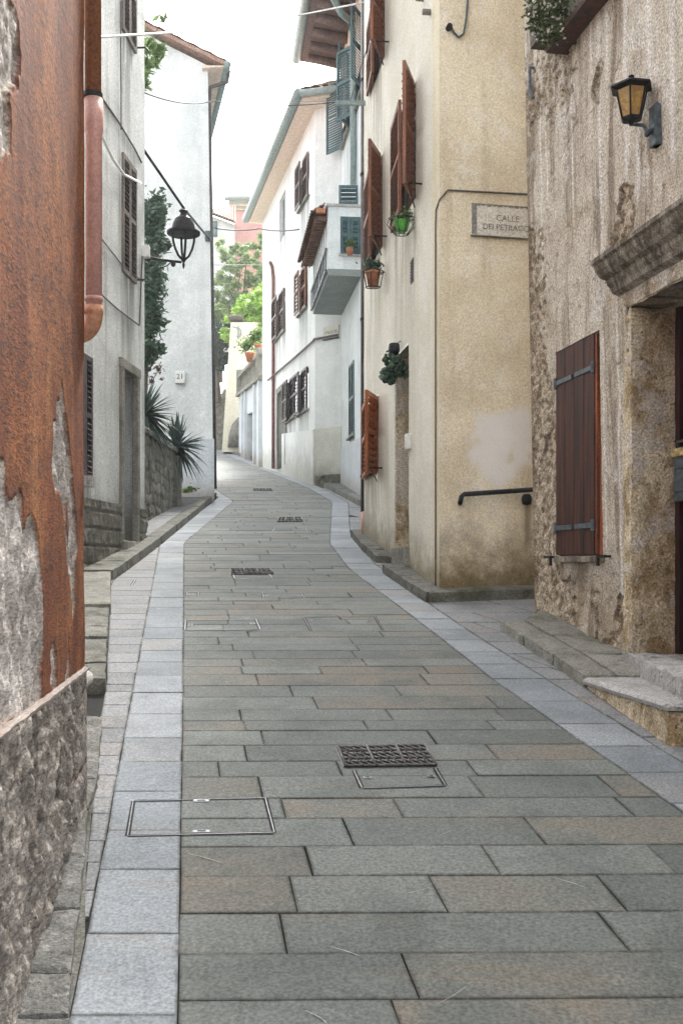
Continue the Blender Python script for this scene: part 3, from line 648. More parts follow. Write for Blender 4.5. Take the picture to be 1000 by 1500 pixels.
closed_volume('wall', [(-2.66, 13.85), (-7, 13.85), (-7.2, 8.5), (-3.02, 8.5)], 1.0, 11.5, M['white1'], wh, skip=(3,))
mb = MB(); mb.prism([(-2.45, 14.1), (-7.3, 14.1), (-7.4, 8.2), (-2.8, 8.2)], 11.5, 11.62); mb.build('roof', M['tile'], wh)
# rustic stone base in courses
def cdisp(U, Z):
    c = 5.0; fz = (Z*c) % 1; row = np.floor(Z*c); fu = (U*1.6+row*.37) % 1
    j = sstep(0, .08, np.minimum(fz, 1-fz))*sstep(0, .03, np.minimum(fu, 1-fu)); return .008+j*.03+(fbm(U*12, Z*12, 4, 5)-.5)*.05*j
def cmask(U, Z):
    C = np.zeros(U.shape+(4,)); c = 5.0; row = np.floor(Z*c); C[..., 0] = h2(row, np.floor(U*1.6+row*.37), 3)*.6; C[..., 3] = 1; return C
wallgrid(WW, 'stone_base', M['rubble'], wh, -.01, ud0-.04, 1.5, 2.52, .02, disp=cdisp, mask=cmask)
wallgrid(WW, 'stone_base', M['rubble'], wh, ud1+.06, WW.L, 1.0, 2.52, .02, disp=cdisp, mask=cmask)
# door
mb = MB(); f = .11
for u in (ud0-f/2+.03, ud1+f/2-.03): mb.box(WW.pt(u, (zbt+zt)/2, .0), (f, .08, zt-zbt), Matrix.Rotation(WW.ang, 3, 'Z'))
mb.box(WW.pt((ud0+ud1)/2, zt+.05, .002), (ud1-ud0+2*f, .085, .12), Matrix.Rotation(WW.ang, 3, 'Z'))
mb.build('door_frame', M['kerb'], wh, bevel=.008)
mb = MB(); mb.M = WW.M(ud0, zbt, -.19); w = ud1-ud0; h = zt-zbt
mb.box((w/2, 0, h/2), (w, .04, h)); 
for z in (.25, .75): mb.box((w/2, .025, h*z), (w*.6, .02, h*.36))
dr = mb.build('door', M['doorbrown'], wh, bevel=.005); mb = MB(); mb.M = WW.M(ud0, zbt, -.15); mb.tube([(w*.85, 0, 1.0), (w*.85, .05, 1.0), (w*.75, .05, 1.0)], .012); mb.build('handle', M['iron'], dr)
mb = MB(); mb.stone([WW.pt(ud0-.05, 0, .1).xy, WW.pt(ud0-.05, 0, -.15).xy, WW.pt(ud1+.05, 0, -.15).xy, WW.pt(ud1+.05, 0, .1).xy], 1.8, zbt, .05, .006); mb.build('threshold', M['kerb'], wh)
flatwin(WW, us0, us1, uz1[0], uz1[1], wh, M['shut_grey'], shut='shut_grey', depth=.1, sill=False)
flatwin(WW, us0, us1, ts[0], ts[1], wh, M['shut_grey'], shut='shut_grey', depth=.1, sill=False)
wb = flatwin(WW, gs0, gs1, gzz[0], gzz[1], wh, M['shut_dark'], shut='shut_dark', depth=.1, sill=False)
for px0, py0 in ((199, 410), (200, 70)):
    u, z = WW.uz(px0, py0); mb = MB(); mb.tube([WW.pt(u, z, -.02), WW.pt(u, z, .12), WW.pt(u-.08, z, .14)], .012, 6); mb.build('shutter_catch', M['iron'], wh)
mb = MB(); mb.box(WW.pt(.04, 6.0, .03), (.1, .1, .16)); mb.build('junction_box', M['whitebox'], wh, bevel=.01)
# cables on the white house wall
def wallpath(W, pts, off=.015): return [W.pt(*W.uz(px, py), off) for px, py in pts]
def cable(pts, r, mat, label, sag=0, n=14, name='cable', cat='cable', parent=None):
    pts = [Vector(p) for p in pts]; out = []
    for a, b in zip(pts[:-1], pts[1:]):
        for i in range(n):
            t = i/n; p = a.lerp(b, t); p.z -= sag*4*t*(1-t); out.append(p)
    out.append(pts[-1]); mb = MB(); mb.tube(out, r, 6); o = mb.build(name, mat, parent, smooth=True)
    if label: tag(o, label, cat)
    return o
cable(wallpath(WW, [(140, 132), (170, 175), (196, 218), (206, 238)]), .012, M['cable'], 'thin dark cable stapled across the white left house above its middle shutters')
cable(wallpath(WW, [(138, 338), (175, 385), (198, 405), (208, 412)]), .008, M['cable'], 'thin wire running across the lower end of the white left house shutter')
cable(wallpath(WW, [(140, 425), (170, 452), (203, 477), (206, 400), (207, 375)]), .010, M['cable'], 'dark cable below the middle shutter on the left white house, rising to the lamp bracket')
cable(wallpath(WW, [(175, 0), (175.5, 80), (176, 190)]), .008, M['cable'], 'straight vertical wire beside the upper shutters of the left white house')
q = [WW.pt(*WW.uz(px, py, o), o) for px, py, o in ((142, 180, .05), (152, 205, .07), (165, 232, .07), (182, 256, .06), (206, 268, .03))]
mb = MB(); mb.tube(q, .018, 8); tag(mb.build('hose', M['whitebox'], smooth=True), 'thick pale hose looping across the left white house from the pink pipe', 'hose')
# ---------------------------------------------------------------- street lamp on bracket (left)
sl = empty('street_lamp', P(208, 380, 13.9), 'black iron street lantern with bell-shaped hood on a bracket at the white house corner', 'street lamp')
LY = 13.95; c0 = P(269, 383, LY); k = LY/F   # k: metres per pixel
L = lambda px, py: P(px, py, LY)
mb = MB(); mb.tube([P(207, 374, 13.85), L(232, 380), L(266, 384)], [.022, .02, .018], 8); mb.tube([P(207, 400, 13.85), L(225, 398), L(245, 389), L(252, 383)], .009, 6)
mb.lathe([(.002, -.05), (.03, -.03), (.035, 0), (.03, .03), (.002, .05)], L(254, 386), 10); mb.build('bracket', M['iron'], sl, smooth=True)
cz = L(269, 0).x; cyy = LY; zf = lambda py: H+(825-py)*k
mb = MB(); mb.lathe([(.004, zf(394)), (.014, zf(391)), (.02, zf(388)), (.012, zf(385)), (.03, zf(382)), (.034, zf(378)), (.02, zf(374)), (.012, zf(372))], (cz, cyy, 0), 12); mb.build('lamp_foot', M['iron'], sl, smooth=True)
mb = MB()
for a in (20, 110, 200, 290):
    a = math.radians(a); rr = [(.02, 380), (.07, 375), (.115, 365), (.142, 354), (.155, 340)]
    mb.tube([(cz+r*math.cos(a), cyy+r*math.sin(a), zf(y)) for r, y in rr], .017, 6)
mb.tube([(cz+.155*math.cos(a), cyy+.155*math.sin(a), zf(342)) for a in np.linspace(0, 2*math.pi, 21)], .012, 6); mb.build('lamp_cage', M['iron'], sl, smooth=True)
mb = MB(); mb.lathe([(.20, zf(344)), (.225, zf(343)), (.228, zf(340)), (.165, zf(338)), (.158, zf(334)), (.145, zf(328)), (.115, zf(321)), (.06, zf(317)), (.045, zf(314)), (.042, zf(312)), (.065, zf(309.5)), (.045, zf(307)), (.012, zf(306))], (cz, cyy, 0), 24)
mb.build('lamp_hood', M['iron'], sl)
cable([P(207, 214, 13.85), P(270, 306, 15.5), P(305, 348, 20.7)], .022, M['iron'], 'thick black cable slanting down behind the street lantern to the pale tower house')
# ---------------------------------------------------------------- tower house
tw = empty('tower_house', (-2.59, 20.8, gz(20.8)), 'tall pale windowless gable house behind the street lantern with number 21 beside its corner', 'house')
TW = Wall((-2.59, 20.8), (-6.8, 20.8)); zt0 = 11.9
def ztop(x): return zt0+(-2.42-x)*.49 if x > -5.6 else zt0+(5.6-2.42)*.49-(-5.6-x)*.49
# gable wall: grid clipped under the verge by lifting z
us = np.linspace(0, TW.L, 40); zs = np.linspace(0, 1, 60); U, T = np.meshgrid(us, zs, indexing='ij'); X = -2.59-U
Zt = np.vectorize(ztop)(X)-.08; X = X+.14*(1-T)*0-.012*(T*9)*(U < .001)*0; Z = 2.5+(Zt-2.5)*T
X = X-np.clip((Z-3), 0, 9)*.0135*np.clip(1-U/2, 0, 1); Yv = 20.8+(fbm(U*1.2, Z*.8, 3)-.5)*.05
V = np.stack([X, Yv, Z], -1).reshape(-1, 3); idx = np.arange(U.size).reshape(U.shape)
fc = np.stack([idx[:-1, :-1], idx[:-1, 1:], idx[1:, 1:], idx[1:, :-1]], -1).reshape(-1, 4)
cc = np.zeros((U.size, 4)); cc[:, 3] = 1; npmesh('wall', V, fc, cc, M['tower'], tw, smooth=True)
mb = MB(); far = (-4.5, 29.0)
mb.add([(-2.59, 20.8, 2.5), (far[0], far[1], 2.5), (far[0]-.12, far[1], zt0), (-2.71, 20.8, zt0)], [(0, 1, 2, 3)])
mb.add([(far[0], far[1], 2.5), (-8.7, 29, 2.5), (-8.7, 29, zt0), (far[0], far[1], zt0)], [(0, 1, 2, 3)])
mb.add([(-6.8, 20.8, 2.5), (-8.7, 29, 2.5), (-8.7, 29, zt0), (-6.8, 20.8, zt0)], [(0, 1, 2, 3)]); mb.build('wall', M['tower'], tw)
mb = MB(); mb.box((-4.7, 20.785, 3.6), (4.24, .05, 1.45)); mb.build('dado', M['dado'], tw)
ridge = ztop(-5.6); dr_ = Vector((far[0]+2.59, far[1]-20.8, 0)).normalized()
E0 = Vector((-2.35, 20.62, zt0-.03)); E1 = E0+dr_*8.2; R0 = Vector((-5.6, 20.62, ridge)); R1 = R0+dr_*8.2
tiles(E0, E1, R0, R1, 34, 10, M['tile'], tw, th=.07); W0 = Vector((-8.6, 20.62, ztop(-8.6))); tiles(R0, R1, W0, W0+dr_*8.2, 34, 10, M['tile'], tw, th=.07)
mb = MB(); mb.hexa([E0+Vector((.02, -.015, -.05)), R0+Vector((0, -.015, -.05)), R0+Vector((0, .04, -.05)), E0+Vector((.02, .04, -.05)), E0+Vector((.02, -.015, .03)), R0+Vector((0, -.015, .03)), R0+Vector((0, .04, .03)), E0+Vector((.02, .04, .03))]); mb.build('verge', M['tile'], tw)
mb = MB(); so = E0+Vector((-.02, .03, -.06)); mb.hexa([so+Vector((-.42, 0, -.02)), so, so+dr_*8.1, so+dr_*8.1+Vector((-.42, 0, -.02)), so+Vector((-.42, 0, .03)), so+Vector((0, 0, .03)), so+dr_*8.1+Vector((0, 0, .03)), so+dr_*8.1+Vector((-.42, 0, .03))]); mb.build('soffit', M['peach'], tw)
mb = MB(); ga = E0+Vector((.06, -.02, -.03)); mb.tube([ga, ga+dr_*8.2], .075, 10); mb.build('gutter', M['gutter'], tw, smooth=True)
mb = MB(); mb.tube([ga+Vector((0, .25, 0)), ga+Vector((-.04, .3, -.22)), P(308, 128, 20.95), P(306.5, 150, 20.92), P(309.5, 350, 20.92), P(314.8, 716, 20.92)], .042, 10); mb.build('downpipe', M['pipe'], tw, smooth=True)
hn = empty('house_number_plate', P(264, 565, 20.74), 'small white plate with the number 21 on the pale tower house above the yucca', 'number plate')
mb = MB(); c = P(264, 552, 20.75); mb.box(c, (.185, .02, .25)); mb.build('plate', M['whitebox'], hn, bevel=.004)
mb = MB(); mb.box(c+Vector((0, -.02, -.14)), (.18, .05, .02)); mb.build('ledge', M['kerb'], hn)
text('21', .15, Matrix.Translation(c+Vector((0, -.012, .0))) @ Matrix.Rotation(math.pi/2, 4, 'X'), M['letterdark'], hn, extr=.002)
# ---------------------------------------------------------------- garden wall, left
gw = empty('garden_wall', (-3.05, 18.7, gz(18.7)), 'dark rubble garden wall with an end pier, between white house and tower house', 'wall')
WG = Wall((-3.05, 18.5), (-3.08, 13.86))
def gdisp(U, Z):
    F1, F2, r = cells(U*4.5, Z*5.5, 6); return .05*sstep(0, .22, F2-F1)*(.5+.5*r)+(fbm(U*14, Z*14, 2)-.5)*.02
def gmask(U, Z):
    F1, F2, r = cells(U*4.5, Z*5.5, 6); C = np.zeros(U.shape+(4,)); C[..., 0] = np.where(F2-F1 < .08, 1, r*.7); C[..., 3] = 1; return C
wallgrid(WG, 'stonework', M['rubble'], gw, 0, WG.L, 1.8, 3.85, .03, disp=gdisp, mask=gmask)
mb = MB(); ct = lambda x, y: 3.9+(16.5-y)*.18 if False else 3.84
mb.stone([(-3.5, 13.87), (-2.99, 13.87), (-2.97, 18.6), (-3.5, 18.6)], 3.80, 3.9, .12, .02); mb.build('coping', M['kerbdark'], gw)
mb = MB(); mb.stone([(-3.4, 18.5), (-2.95, 18.5), (-2.95, 18.95), (-3.4, 18.95)], 2.6, 3.75, .06, .02); mb.build('pier', M['rubble'], gw)
mb = MB(); mb.box((-3.35, 16.2, 2.9), (.3, 4.6, 1.8)); mb.build('core', M['rubble'], gw)
# ---------------------------------------------------------------- vegetation
def leaves(name, clumps, n, size, mat, parent=None, aspect=.42, droop=0., seed=1, shell=.0):
    """clumps: list of (centre, radii, weight); small folded leaf quads spread through the volume"""
    r = np.random.default_rng(seed); w = np.array([c[2] for c in clumps], float); w /= w.sum(); ch = r.choice(len(clumps), n, p=w)
    cen = np.array([tuple(c[0]) for c in clumps])[ch]; rad = np.array([tuple(c[1]) if hasattr(c[1], '__len__') else (c[1],)*3 for c in clumps])[ch]
    d = r.normal(size=(n, 3)); d /= np.linalg.norm(d, axis=1)[:, None]; q = np.abs(r.normal(0, .62, n))+shell*.3
    pos = cen+d*rad*q[:, None]
    a = r.normal(size=(n, 3)); a[:, 2] = a[:, 2]*.6-droop; a /= np.linalg.norm(a, axis=1)[:, None]
    b = np.cross(a, r.normal(size=(n, 3))); b /= np.linalg.norm(b, axis=1)[:, None]; nn = np.cross(a, b)
    s = size*r.uniform(.6, 1.3, n)[:, None]
    v0 = pos-a*s*.5; v1 = pos+b*s*aspect*.5+nn*s*.08; v2 = pos+a*s*.5; v3 = pos-b*s*aspect*.5+nn*s*.08
    V = np.stack([v0, v1, v2, v3], 1).reshape(-1, 3); fc = np.arange(4*n).reshape(n, 4)
    cl = r.uniform(0, 1, len(clumps))[ch]; c = np.zeros((n, 4)); c[:, 0] = np.clip(.5*cl+.5*r.uniform(0, 1, n), 0, 1); c[:, 1] = r.uniform(0, 1, n); c[:, 3] = 1
    return npmesh(name, V, fc, np.repeat(c, 4, 0), mat, parent)
def pxclump(items): return [(P(px, py, Y), tuple(np.array((rx, (rx+rz)/2, rz))*Y/F), w) for px, py, Y, rx, rz, w in items]
# dark climber behind white house corner
cl = empty('evergreen_climber', P(215, 560, 17.5), 'tall dark glossy evergreen climbing between the white house corner and the tower house', 'shrub')
it = []
R = random.Random(2)
for y, x, r in [(300, 228, 17), (318, 218, 20), (318, 236, 13), (345, 222, 20), (352, 238, 9), (375, 220, 20), (400, 225, 20), (430, 222, 22), (455, 226, 19), (480, 222, 20), (505, 220, 18), (530, 216, 14), (470, 205, 20), (400, 203, 22), (330, 205, 20), (520, 228, 12)]:
    for _ in range(3): it.append((x+R.uniform(-10, 7), y+R.uniform(-12, 12), 17.5+R.uniform(-.4, .3), r*.8, r*.9, r))
leaves('foliage', pxclump(it), 9500, .14, M['lf_dark'], cl, seed=3, aspect=.36)
mb = MB(); mb.tube([(P(205, 700, 17.6)), P(210, 600, 17.5), P(215, 500, 17.5), P(220, 400, 17.5), P(226, 320, 17.5)], [.07, .06, .05, .035, .015], 8)
for y in range(330, 540, 25): mb.tube([P(217, y+12, 17.5), P(217+R.uniform(8, 24), y-R.uniform(0, 14), 17.5+R.uniform(-.3, .3))], [.018, .006], 5)
mb.build('stems', M['bark'], cl)
# branch over the top
br = empty('overhanging_branch', P(200, 100, 16.5), 'leafy green branch hanging past the roof of the left white house near the top', 'branch')
it = [(214, 65, 16.5, 12, 14, 3), (225, 72, 16.4, 14, 12, 3), (235, 75, 16.5, 8, 8, 2), (214, 95, 16.5, 12, 14, 3), (226, 92, 16.4, 9, 9, 2), (213, 120, 16.5, 9, 14, 2), (238, 28, 16.6, 10, 9, .5)]
leaves('foliage', pxclump(it), 420, .19, M['lf_mid'], br, seed=5, droop=.8, aspect=.35)
mb = MB(); mb.tube([P(190, 75, 16.5), P(215, 62, 16.5), P(240, 68, 16.5)], [.03, .02, .008], 6); mb.tube([P(205, 66, 16.5), P(210, 100, 16.5), P(214, 130, 16.5)], [.02, .014, .006], 6); mb.tube([P(220, 62, 16.5), P(232, 40, 16.5), P(240, 22, 16.5)], [.012, .008, .004], 5); mb.tube([P(232, 40, 16.5), P(250, 34, 16.5), P(252, 28, 16.5)], [.006, .005, .003], 5); mb.build('twigs', M['bark'], br)
sp = empty('flowering_shrub_twig', P(212, 600, 18), 'thin reddish-leaved twig rising above the yuccas against the tower wall', 'shrub')
mb = MB(); mb.tube([P(208, 640, 18), P(216, 590, 18), P(222, 562, 18), P(232, 540, 18)], [.012, .010, .007, .004], 5); mb.tube([P(222, 562, 18), P(214, 540, 18)], .005, 5); mb.tube([P(225, 555, 18), P(238, 535, 18)], .005, 5); mb.build('stem', M['bark'], sp)
leaves('foliage', pxclump([(232, 540, 18, 8, 10, 2), (222, 560, 18, 6, 8, 1.5), (214, 540, 18, 6, 8, 1), (236, 555, 18, 5, 6, 1)]), 110, .08, M['shut_mid'], sp, seed=8)
def yucca(px, py, Y, R_, n, trunk_bottom, label, seed):
    r = random.Random(seed); c = P(px, py, Y); e = empty('yucca', (c.x, c.y, gz(Y)), label, 'yucca', 'yuccas by the garden wall')
    mb = MB(); b = P(*trunk_bottom); mb.tube([b, b.lerp(c, .5)+Vector((.02, 0, 0)), c], [.085, .075, .06], 9); mb.build('trunk', M['bark'], e, smooth=True)
    mb = MB()
    for i in range(n):
        az = r.uniform(0, 2*math.pi); el = math.radians(r.choice([80, 60, 40, 20, 5, -15, -35])+r.uniform(-12, 12)); ln = R_*r.uniform(.75, 1.05); dirv = Vector((math.cos(az)*math.cos(el), math.sin(az)*math.cos(el), math.sin(el)))
        side = dirv.cross(Vector((0, 0, 1))).normalized() if abs(dirv.z) < .99 else Vector((1, 0, 0)); w = .026; dr2 = .10*math.cos(el)+(.12 if el < 0 else 0)
        pr = None; t_ = (r.random(), r.random(), 0, 1)
        for k in range(6):
            t = k/5; p = c+dirv*ln*t+Vector((0, 0, -dr2*t*t))*1.4; ww = w*(1-t**2.2)*(.6+.8*min(1, t*3)); cu = [p-side*ww, p+Vector((0, 0, -ww*.45)), p+side*ww]
            if pr: mb.add(pr+cu, [(0, 1, 4, 3), (1, 2, 5, 4)], t_)
            pr = cu
    mb.build('leaves', M['lf_yucca'], e)
yucca(259, 655, 18.9, .66, 170, (258, 745, 18.9), 'spiky dark yucca with long arching leaves in front of the pale tower house wall', 1)
yucca(210, 608, 16.6, .68, 150, (203, 700, 16.6), 'second yucca, half hidden behind the white house corner, higher up the garden wall', 2)
e = empty('weed_tuft', P(275, 722, 20.3), 'low green weed tuft at the foot of the tower house by the kerb', 'weeds')
leaves('foliage', pxclump([(272, 719, 20.3, 12, 4, 1), (280, 716, 20.4, 9, 4, 1)]), 320, .07, M['lf_mid'], e, seed=9)
# ---------------------------------------------------------------- near right house
r1 = empty('stained_house', (1.71, 9.0, gz(9)), 'stained brown-grey plastered house on the right with white lime streaks and a heavy door cornice', 'house')
W1 = Wall((2.942, 2.0), (1.71, 9.0), lean=.019, zb=1.32)
wa, wb_ = W1.uz(882, 660)[0], W1.uz(818, 660)[0]; wz = (1.86, 3.53)
da, db = W1.uz(925, 700)[0]-.98, W1.uz(925, 700)[0]; dz = (1.17, 3.58)
fa, fb = W1.uz(905, -60)[0], W1.uz(832, 60)[0]; fz = 5.88
peels = [W1.poly(q) for q in [
 [(770, 335), (782, 332), (786, 380), (792, 410), (790, 470), (800, 520), (812, 560), (813, 600), (795, 655), (785, 700), (770, 700), (765, 500)],
 [(812, 598), (820, 610), (819, 760), (822, 850), (840, 900), (860, 960), (850, 985), (760, 930), (760, 740), (790, 690)],
 [(912, 280), (918, 272), (932, 276), (932, 310), (926, 350), (900, 370), (893, 362), (904, 330)],
 [(905, 880), (918, 878), (924, 900), (926, 990), (905, 1000), (903, 920)],
 [(870, 115), (880, 80), (884, 100), (876, 150), (868, 145)],
 [(822, 860), (835, 850), (840, 905), (872, 960), (860, 1000), (800, 960)]]]
rubb = [W1.poly(q) for q in [[(768, 100), (800, 60), (845, 70), (838, 150), (812, 190), (790, 170), (768, 200)], [(768, 340), (800, 340), (800, 480), (770, 470)]]]
streaks = []
for px, y0, y1, w in [(838, 110, 330, 2.6), (878, 30, 440, 4.5), (915, -60, 270, 6.0), (920, 330, 420, 4), (792, 150, 415, 2.5), (800, 120, 300, 2), (983, -60, 260, 7), (950, -60, 180, 5), (866, 0, 120, 3), (890, 0, 110, 3.5), (935, 200, 300, 5), (905, 430, 900, 3.2), (884, 500, 815, 2.2)]:
    u, z1_ = W1.uz(px, y0); _, z0_ = W1.uz(px, y1); streaks.append((u, z0_, z1_, w*.0058))
def m1(U, Z):
    n = (fbm(U*10, Z*10, 1, 5)-.5)*.16; n2 = (fbm(U*10, Z*10, 2, 5)-.5)*.16; C = np.zeros(U.shape+(4,)); C[..., 3] = 1
    m = np.zeros(U.shape, bool)
    for p in peels: m |= pip(p, U+n, Z+n2)
    near = (Z < 1.62+.2*fbm(U*4, Z*0, 7)) & (fbm(U*5, Z*4, 11) > .56); m |= near
    C[..., 0] = m
    for p in rubb: C[..., 0] = np.maximum(C[..., 0], pip(p, U+n*2, Z+n2*2)*sstep(.45, .6, fbm(U*22, Z*22, 9)))
    for u, z0, z1, w in streaks:
        g = np.exp(-((U-u+(fbm(U*0+1, Z*3, u)-.5)*.03)/w)**2)*sstep(z0-.1, z0+.15, Z)*(1-sstep(z1-.1, z1+.1, Z)); C[..., 1] = np.maximum(C[..., 1], g*(.35+.6*fbm(U*8, Z*6, 31)))
    C[..., 1] *= (1-C[..., 0])
    b_ = m.astype(float)
    for _ in range(2): b_[1:-1, 1:-1] = (b_[1:-1, 1:-1]*2+b_[:-2, 1:-1]+b_[2:, 1:-1]+b_[1:-1, :-2]+b_[1:-1, 2:])/6
    edge = 1-np.abs(2*b_-1); C[..., 2] = edge*sstep(.40, .55, fbm(U*6, Z*6, 41))*.85  # dark rim round the peels: shadow line painted in, along with edge cracks
    cr = np.abs(fbm(U*2.2+fbm(U*9, Z*9, 3)*.25, Z*1.4, 51, 3)-.5); C[..., 2] = np.maximum(C[..., 2], (1-sstep(.0, .006, cr))*.7*(fbm(U*1.5, Z*1.5, 53) > .5))
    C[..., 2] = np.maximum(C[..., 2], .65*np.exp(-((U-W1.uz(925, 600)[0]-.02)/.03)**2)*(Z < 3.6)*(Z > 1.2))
    C[..., 2] = np.maximum(C[..., 2], .35*np.exp(-((U-W1.uz(850, 850)[0])/.22)**2)*sstep(1.55, 1.62, Z)*(1-sstep(1.80, 1.86, Z)))
    return C
def d1(U, Z):
    C = m1(U, Z); m = C[..., 0]; F1, F2, r = cells(U*7, Z*8, 3)
    o = .012+(fbm(U*3, Z*3, 5)-.5)*.02+(fbm(U*25, Z*25, 6)-.5)*.004
    ro = -.016+.012*sstep(0, .35, F2-F1)*r+(fbm(U*20, Z*16, 4, 5)-.5)*.055
    fade = np.minimum(1, np.minimum(np.abs(U-wa), np.abs(U-wb_))/.05)
    return np.where(m > .5, ro, o+m*(fbm(U*30, Z*30, 4)-.4)*.04)+C[..., 1]*.003
holes = [(wa, wb_, wz[0], wz[1], .09), (da, db, dz[0], dz[1], .36), (fa, fb, fz, 7.6, .18)]
u_vis = 3.9
wallgrid(W1, 'wall', M['stained'], r1, u_vis, W1.L, .9, 7.4, .0115, holes[:2]+[(fa, fb, fz, 7.41, .18)], disp=d1, mask=m1)
wallgrid(W1, 'wall', M['stained'], r1, u_vis, W1.L, 7.4, 9.5, .1, [(fa, fb, 7.4, 7.6, .18)])
wallgrid(W1, 'wall', M['stained'], r1, 0, u_vis, -.1, 9.5, .2)
c9 = W1.pt(W1.L, 9.5); c0_ = W1.pt(W1.L, 0)
mb = MB()
mb.add([W1.pt(W1.L, .9, -.03), (6.5, 9.9, .9), (6.5, 9.9, 9.5), W1.pt(W1.L, 9.5, -.03)], [(0, 1, 2, 3)]); mb.add([W1.pt(W1.L, .9, .012), W1.pt(W1.L, .9, -.03), W1.pt(W1.L, 9.5, -.03), W1.pt(W1.L, 9.5, .012)], [(0, 1, 2, 3)])
mb.add([W1.pt(0, -.1), (7.5, 2, -.1), (7.5, 2, 9.5), W1.pt(0, 9.5)], [(0, 1, 2, 3)]); mb.add([(7.5, 2, -.1), (6.5, 9.9, -.1), (6.5, 9.9, 9.5), (7.5, 2, 9.5)], [(0, 1, 2, 3)]); mb.build('wall', M['stained'], r1)
mb = MB(); mb.prism([W1.pt(-.1, 9.5, .3).xy, (7.6, 1.9), (6.7, 10.1), W1.pt(W1.L+.1, 9.5, .3).xy], 9.5, 9.62); mb.build('roof', M['tile'], r1)
# plank shutters window
A = W1.M(wa, wz[0], 0); w = wb_-wa; h = wz[1]-wz[0]
mb = MB(); mb.M = A; f = .05
mb.box((f/2, -.035, h/2), (f, .10, h)); mb.box((w-f/2, -.035, h/2), (f, .10, h)); mb.box((w/2, -.035, h-f/2), (w-2*f, .096, f)); mb.box((w/2, -.035, f/2), (w-2*f, .096, f))
mb.box((f+.025, .01, h/2), (.028, .05, h-.02))
win = mb.build('window', M['frame_red'], r1, bevel=.004)
mb = MB(); mb.M = A; mb.box((w/2, -.07, h/2), (w-2*f, .01, h-2*f)); mb.build('pane', M['glass'], win)
sw = (w-.10)/2; x0 = .095
for k in (0, 1):
    mb = MB(); mb.M = A; xx = x0+k*(sw+.004)
    for j in range(2): mb.box((xx+sw*(j+.5)/2, .026+.002*j, h/2), (sw/2-.003, .032, h-.015))
    lf = mb.build('shutter', M['shut_red'], win, bevel=.004)
    mb = MB(); mb.M = A
    for z in (h*.845, h*.135): mb.box((xx+sw/2, .049, z), (sw*.86, .010, .038)); mb.tube([(xx+(sw-.005 if k else .005), .05, z-.045), (xx+(sw-.005 if k else .005), .05, z+.045)], .016, 8); mb.box((xx+(sw*.9 if k else sw*.1), .0485, z), (sw*.2, .009, .04))
    mb.build('strap_hinge', M['iron_blue'], lf, bevel=.003)
mb = MB(); mb.M = A; mb.box((w/2, .0, -.03), (w+.06, .10, .045)); mb.build('sill', M['cornice'], win, bevel=.006)
for du in (-.13, w+.07):
    mb = MB(); mb.M = W1.M(wa+du, wz[0]-.04, 0); s_ = 1 if du > 0 else -1
    mb.tube([(0, -.02, .03), (0, .09, .03)], .010, 6); mb.box((-.0*s_, .085, .03), (.15, .016, .022)); mb.box((.06 if s_ < 0 else -.06, .085, -.005), (.022, .018, .07)); mb.build('shutter_dog', M['iron'], win)
# door
mb = MB(); jl = db
def jq(ua, ub, oa, ob): return [W1.pt(ua, 2.2, ob).xy, W1.pt(ub, 2.2, ob).xy, W1.pt(ub, 2.2, oa).xy, W1.pt(ua, 2.2, oa).xy][::-1]
mb.stone(jq(db-.035, db+.10, -.36, .03), dz[0], dz[1], .03, .012); mb.stone(jq(da-.12, da+.02, -.36, .03), dz[0], dz[1], .04, .010, seed=4); mb.stone(jq(da-.12, db+.10, -.34, .035), dz[1]-.01, dz[1]+.14, .04, .008, seed=9)
mb.build('door_frame', M['jamb'], r1)
A = W1.M(da, dz[0], -.36); w = db-da; h = dz[1]-dz[0]
mb = MB(); mb.M = A; mb.box((w/2, .0, h/2), (w, .04, h))
for j in range(9): mb.box((w*(j+.5)/9, .028, h/2), (w/9-.012, .02, h-.1))
mb.box((w-.06, .05, h/2), (.07, .06, h)); mb.box((.06, .05, h/2), (.07, .06, h))
door = mb.build('door', M['door'], r1, bevel=.003)
lu, lz = W1.uz(1001, 655, -.28)
mb = MB(); mb.M = W1.M(lu, lz, -.29); mb.box((0, 0, -.20), (.17, .08, .33)); mb.box((0, .045, -.12), (.12, .012, .05)); mb.box((0, .045, -.25), (.12, .012, .10)); mb.tube([(-.07, .0, -.02), (-.05, .03, .04), (.05, .03, .04), (.07, 0, -.02)], .012, 6); mb.build('letter_box', M['iron_blue'], door, bevel=.008)
mb = MB(); mb.M = W1.M(lu, lz, -.29); mb.box((0, .015, -.035), (.18, .09, .06)); mb.build('letter_box_rim', M['brass'], door, bevel=.01)
# cornice
ca, cb = W1.uz(914, 420)[0]-2.2, W1.uz(908, 420)[0]
prof = [(0, .0), (.185, 0), (.185, -.03), (.165, -.045), (.155, -.085), (.125, -.125), (.085, -.145), (.08, -.175), (.06, -.20), (.05, -.235), (0, -.26)]
mb = MB(); n = len(prof); zt_ = 3.945; nseg = 60; vs = []
for i in range(nseg+1):
    u = ca+(cb-ca)*i/nseg
    for o, z in prof: vs.append(W1.pt(u+(o*.35 if i == nseg else 0), zt_+z, o+.01+.002*mnoise.noise(Vector((u*3, z*8, o*5)))))
fs = [(i*n+k, (i+1)*n+k, (i+1)*n+k+1, i*n+k+1) for i in range(nseg) for k in range(n-1)]+[tuple(range(n)), tuple(range(nseg*n, nseg*n+n))[::-1]]
mb.add(vs, fs); mb.build('cornice', M['cornice'], r1)
mb = MB(); mb.stone(jq(da-.2, db+.13, -.0, .045), dz[1]+.12, zt_-.235, .04, .006, seed=12); mb.build('frieze', M['jamb'], r1)
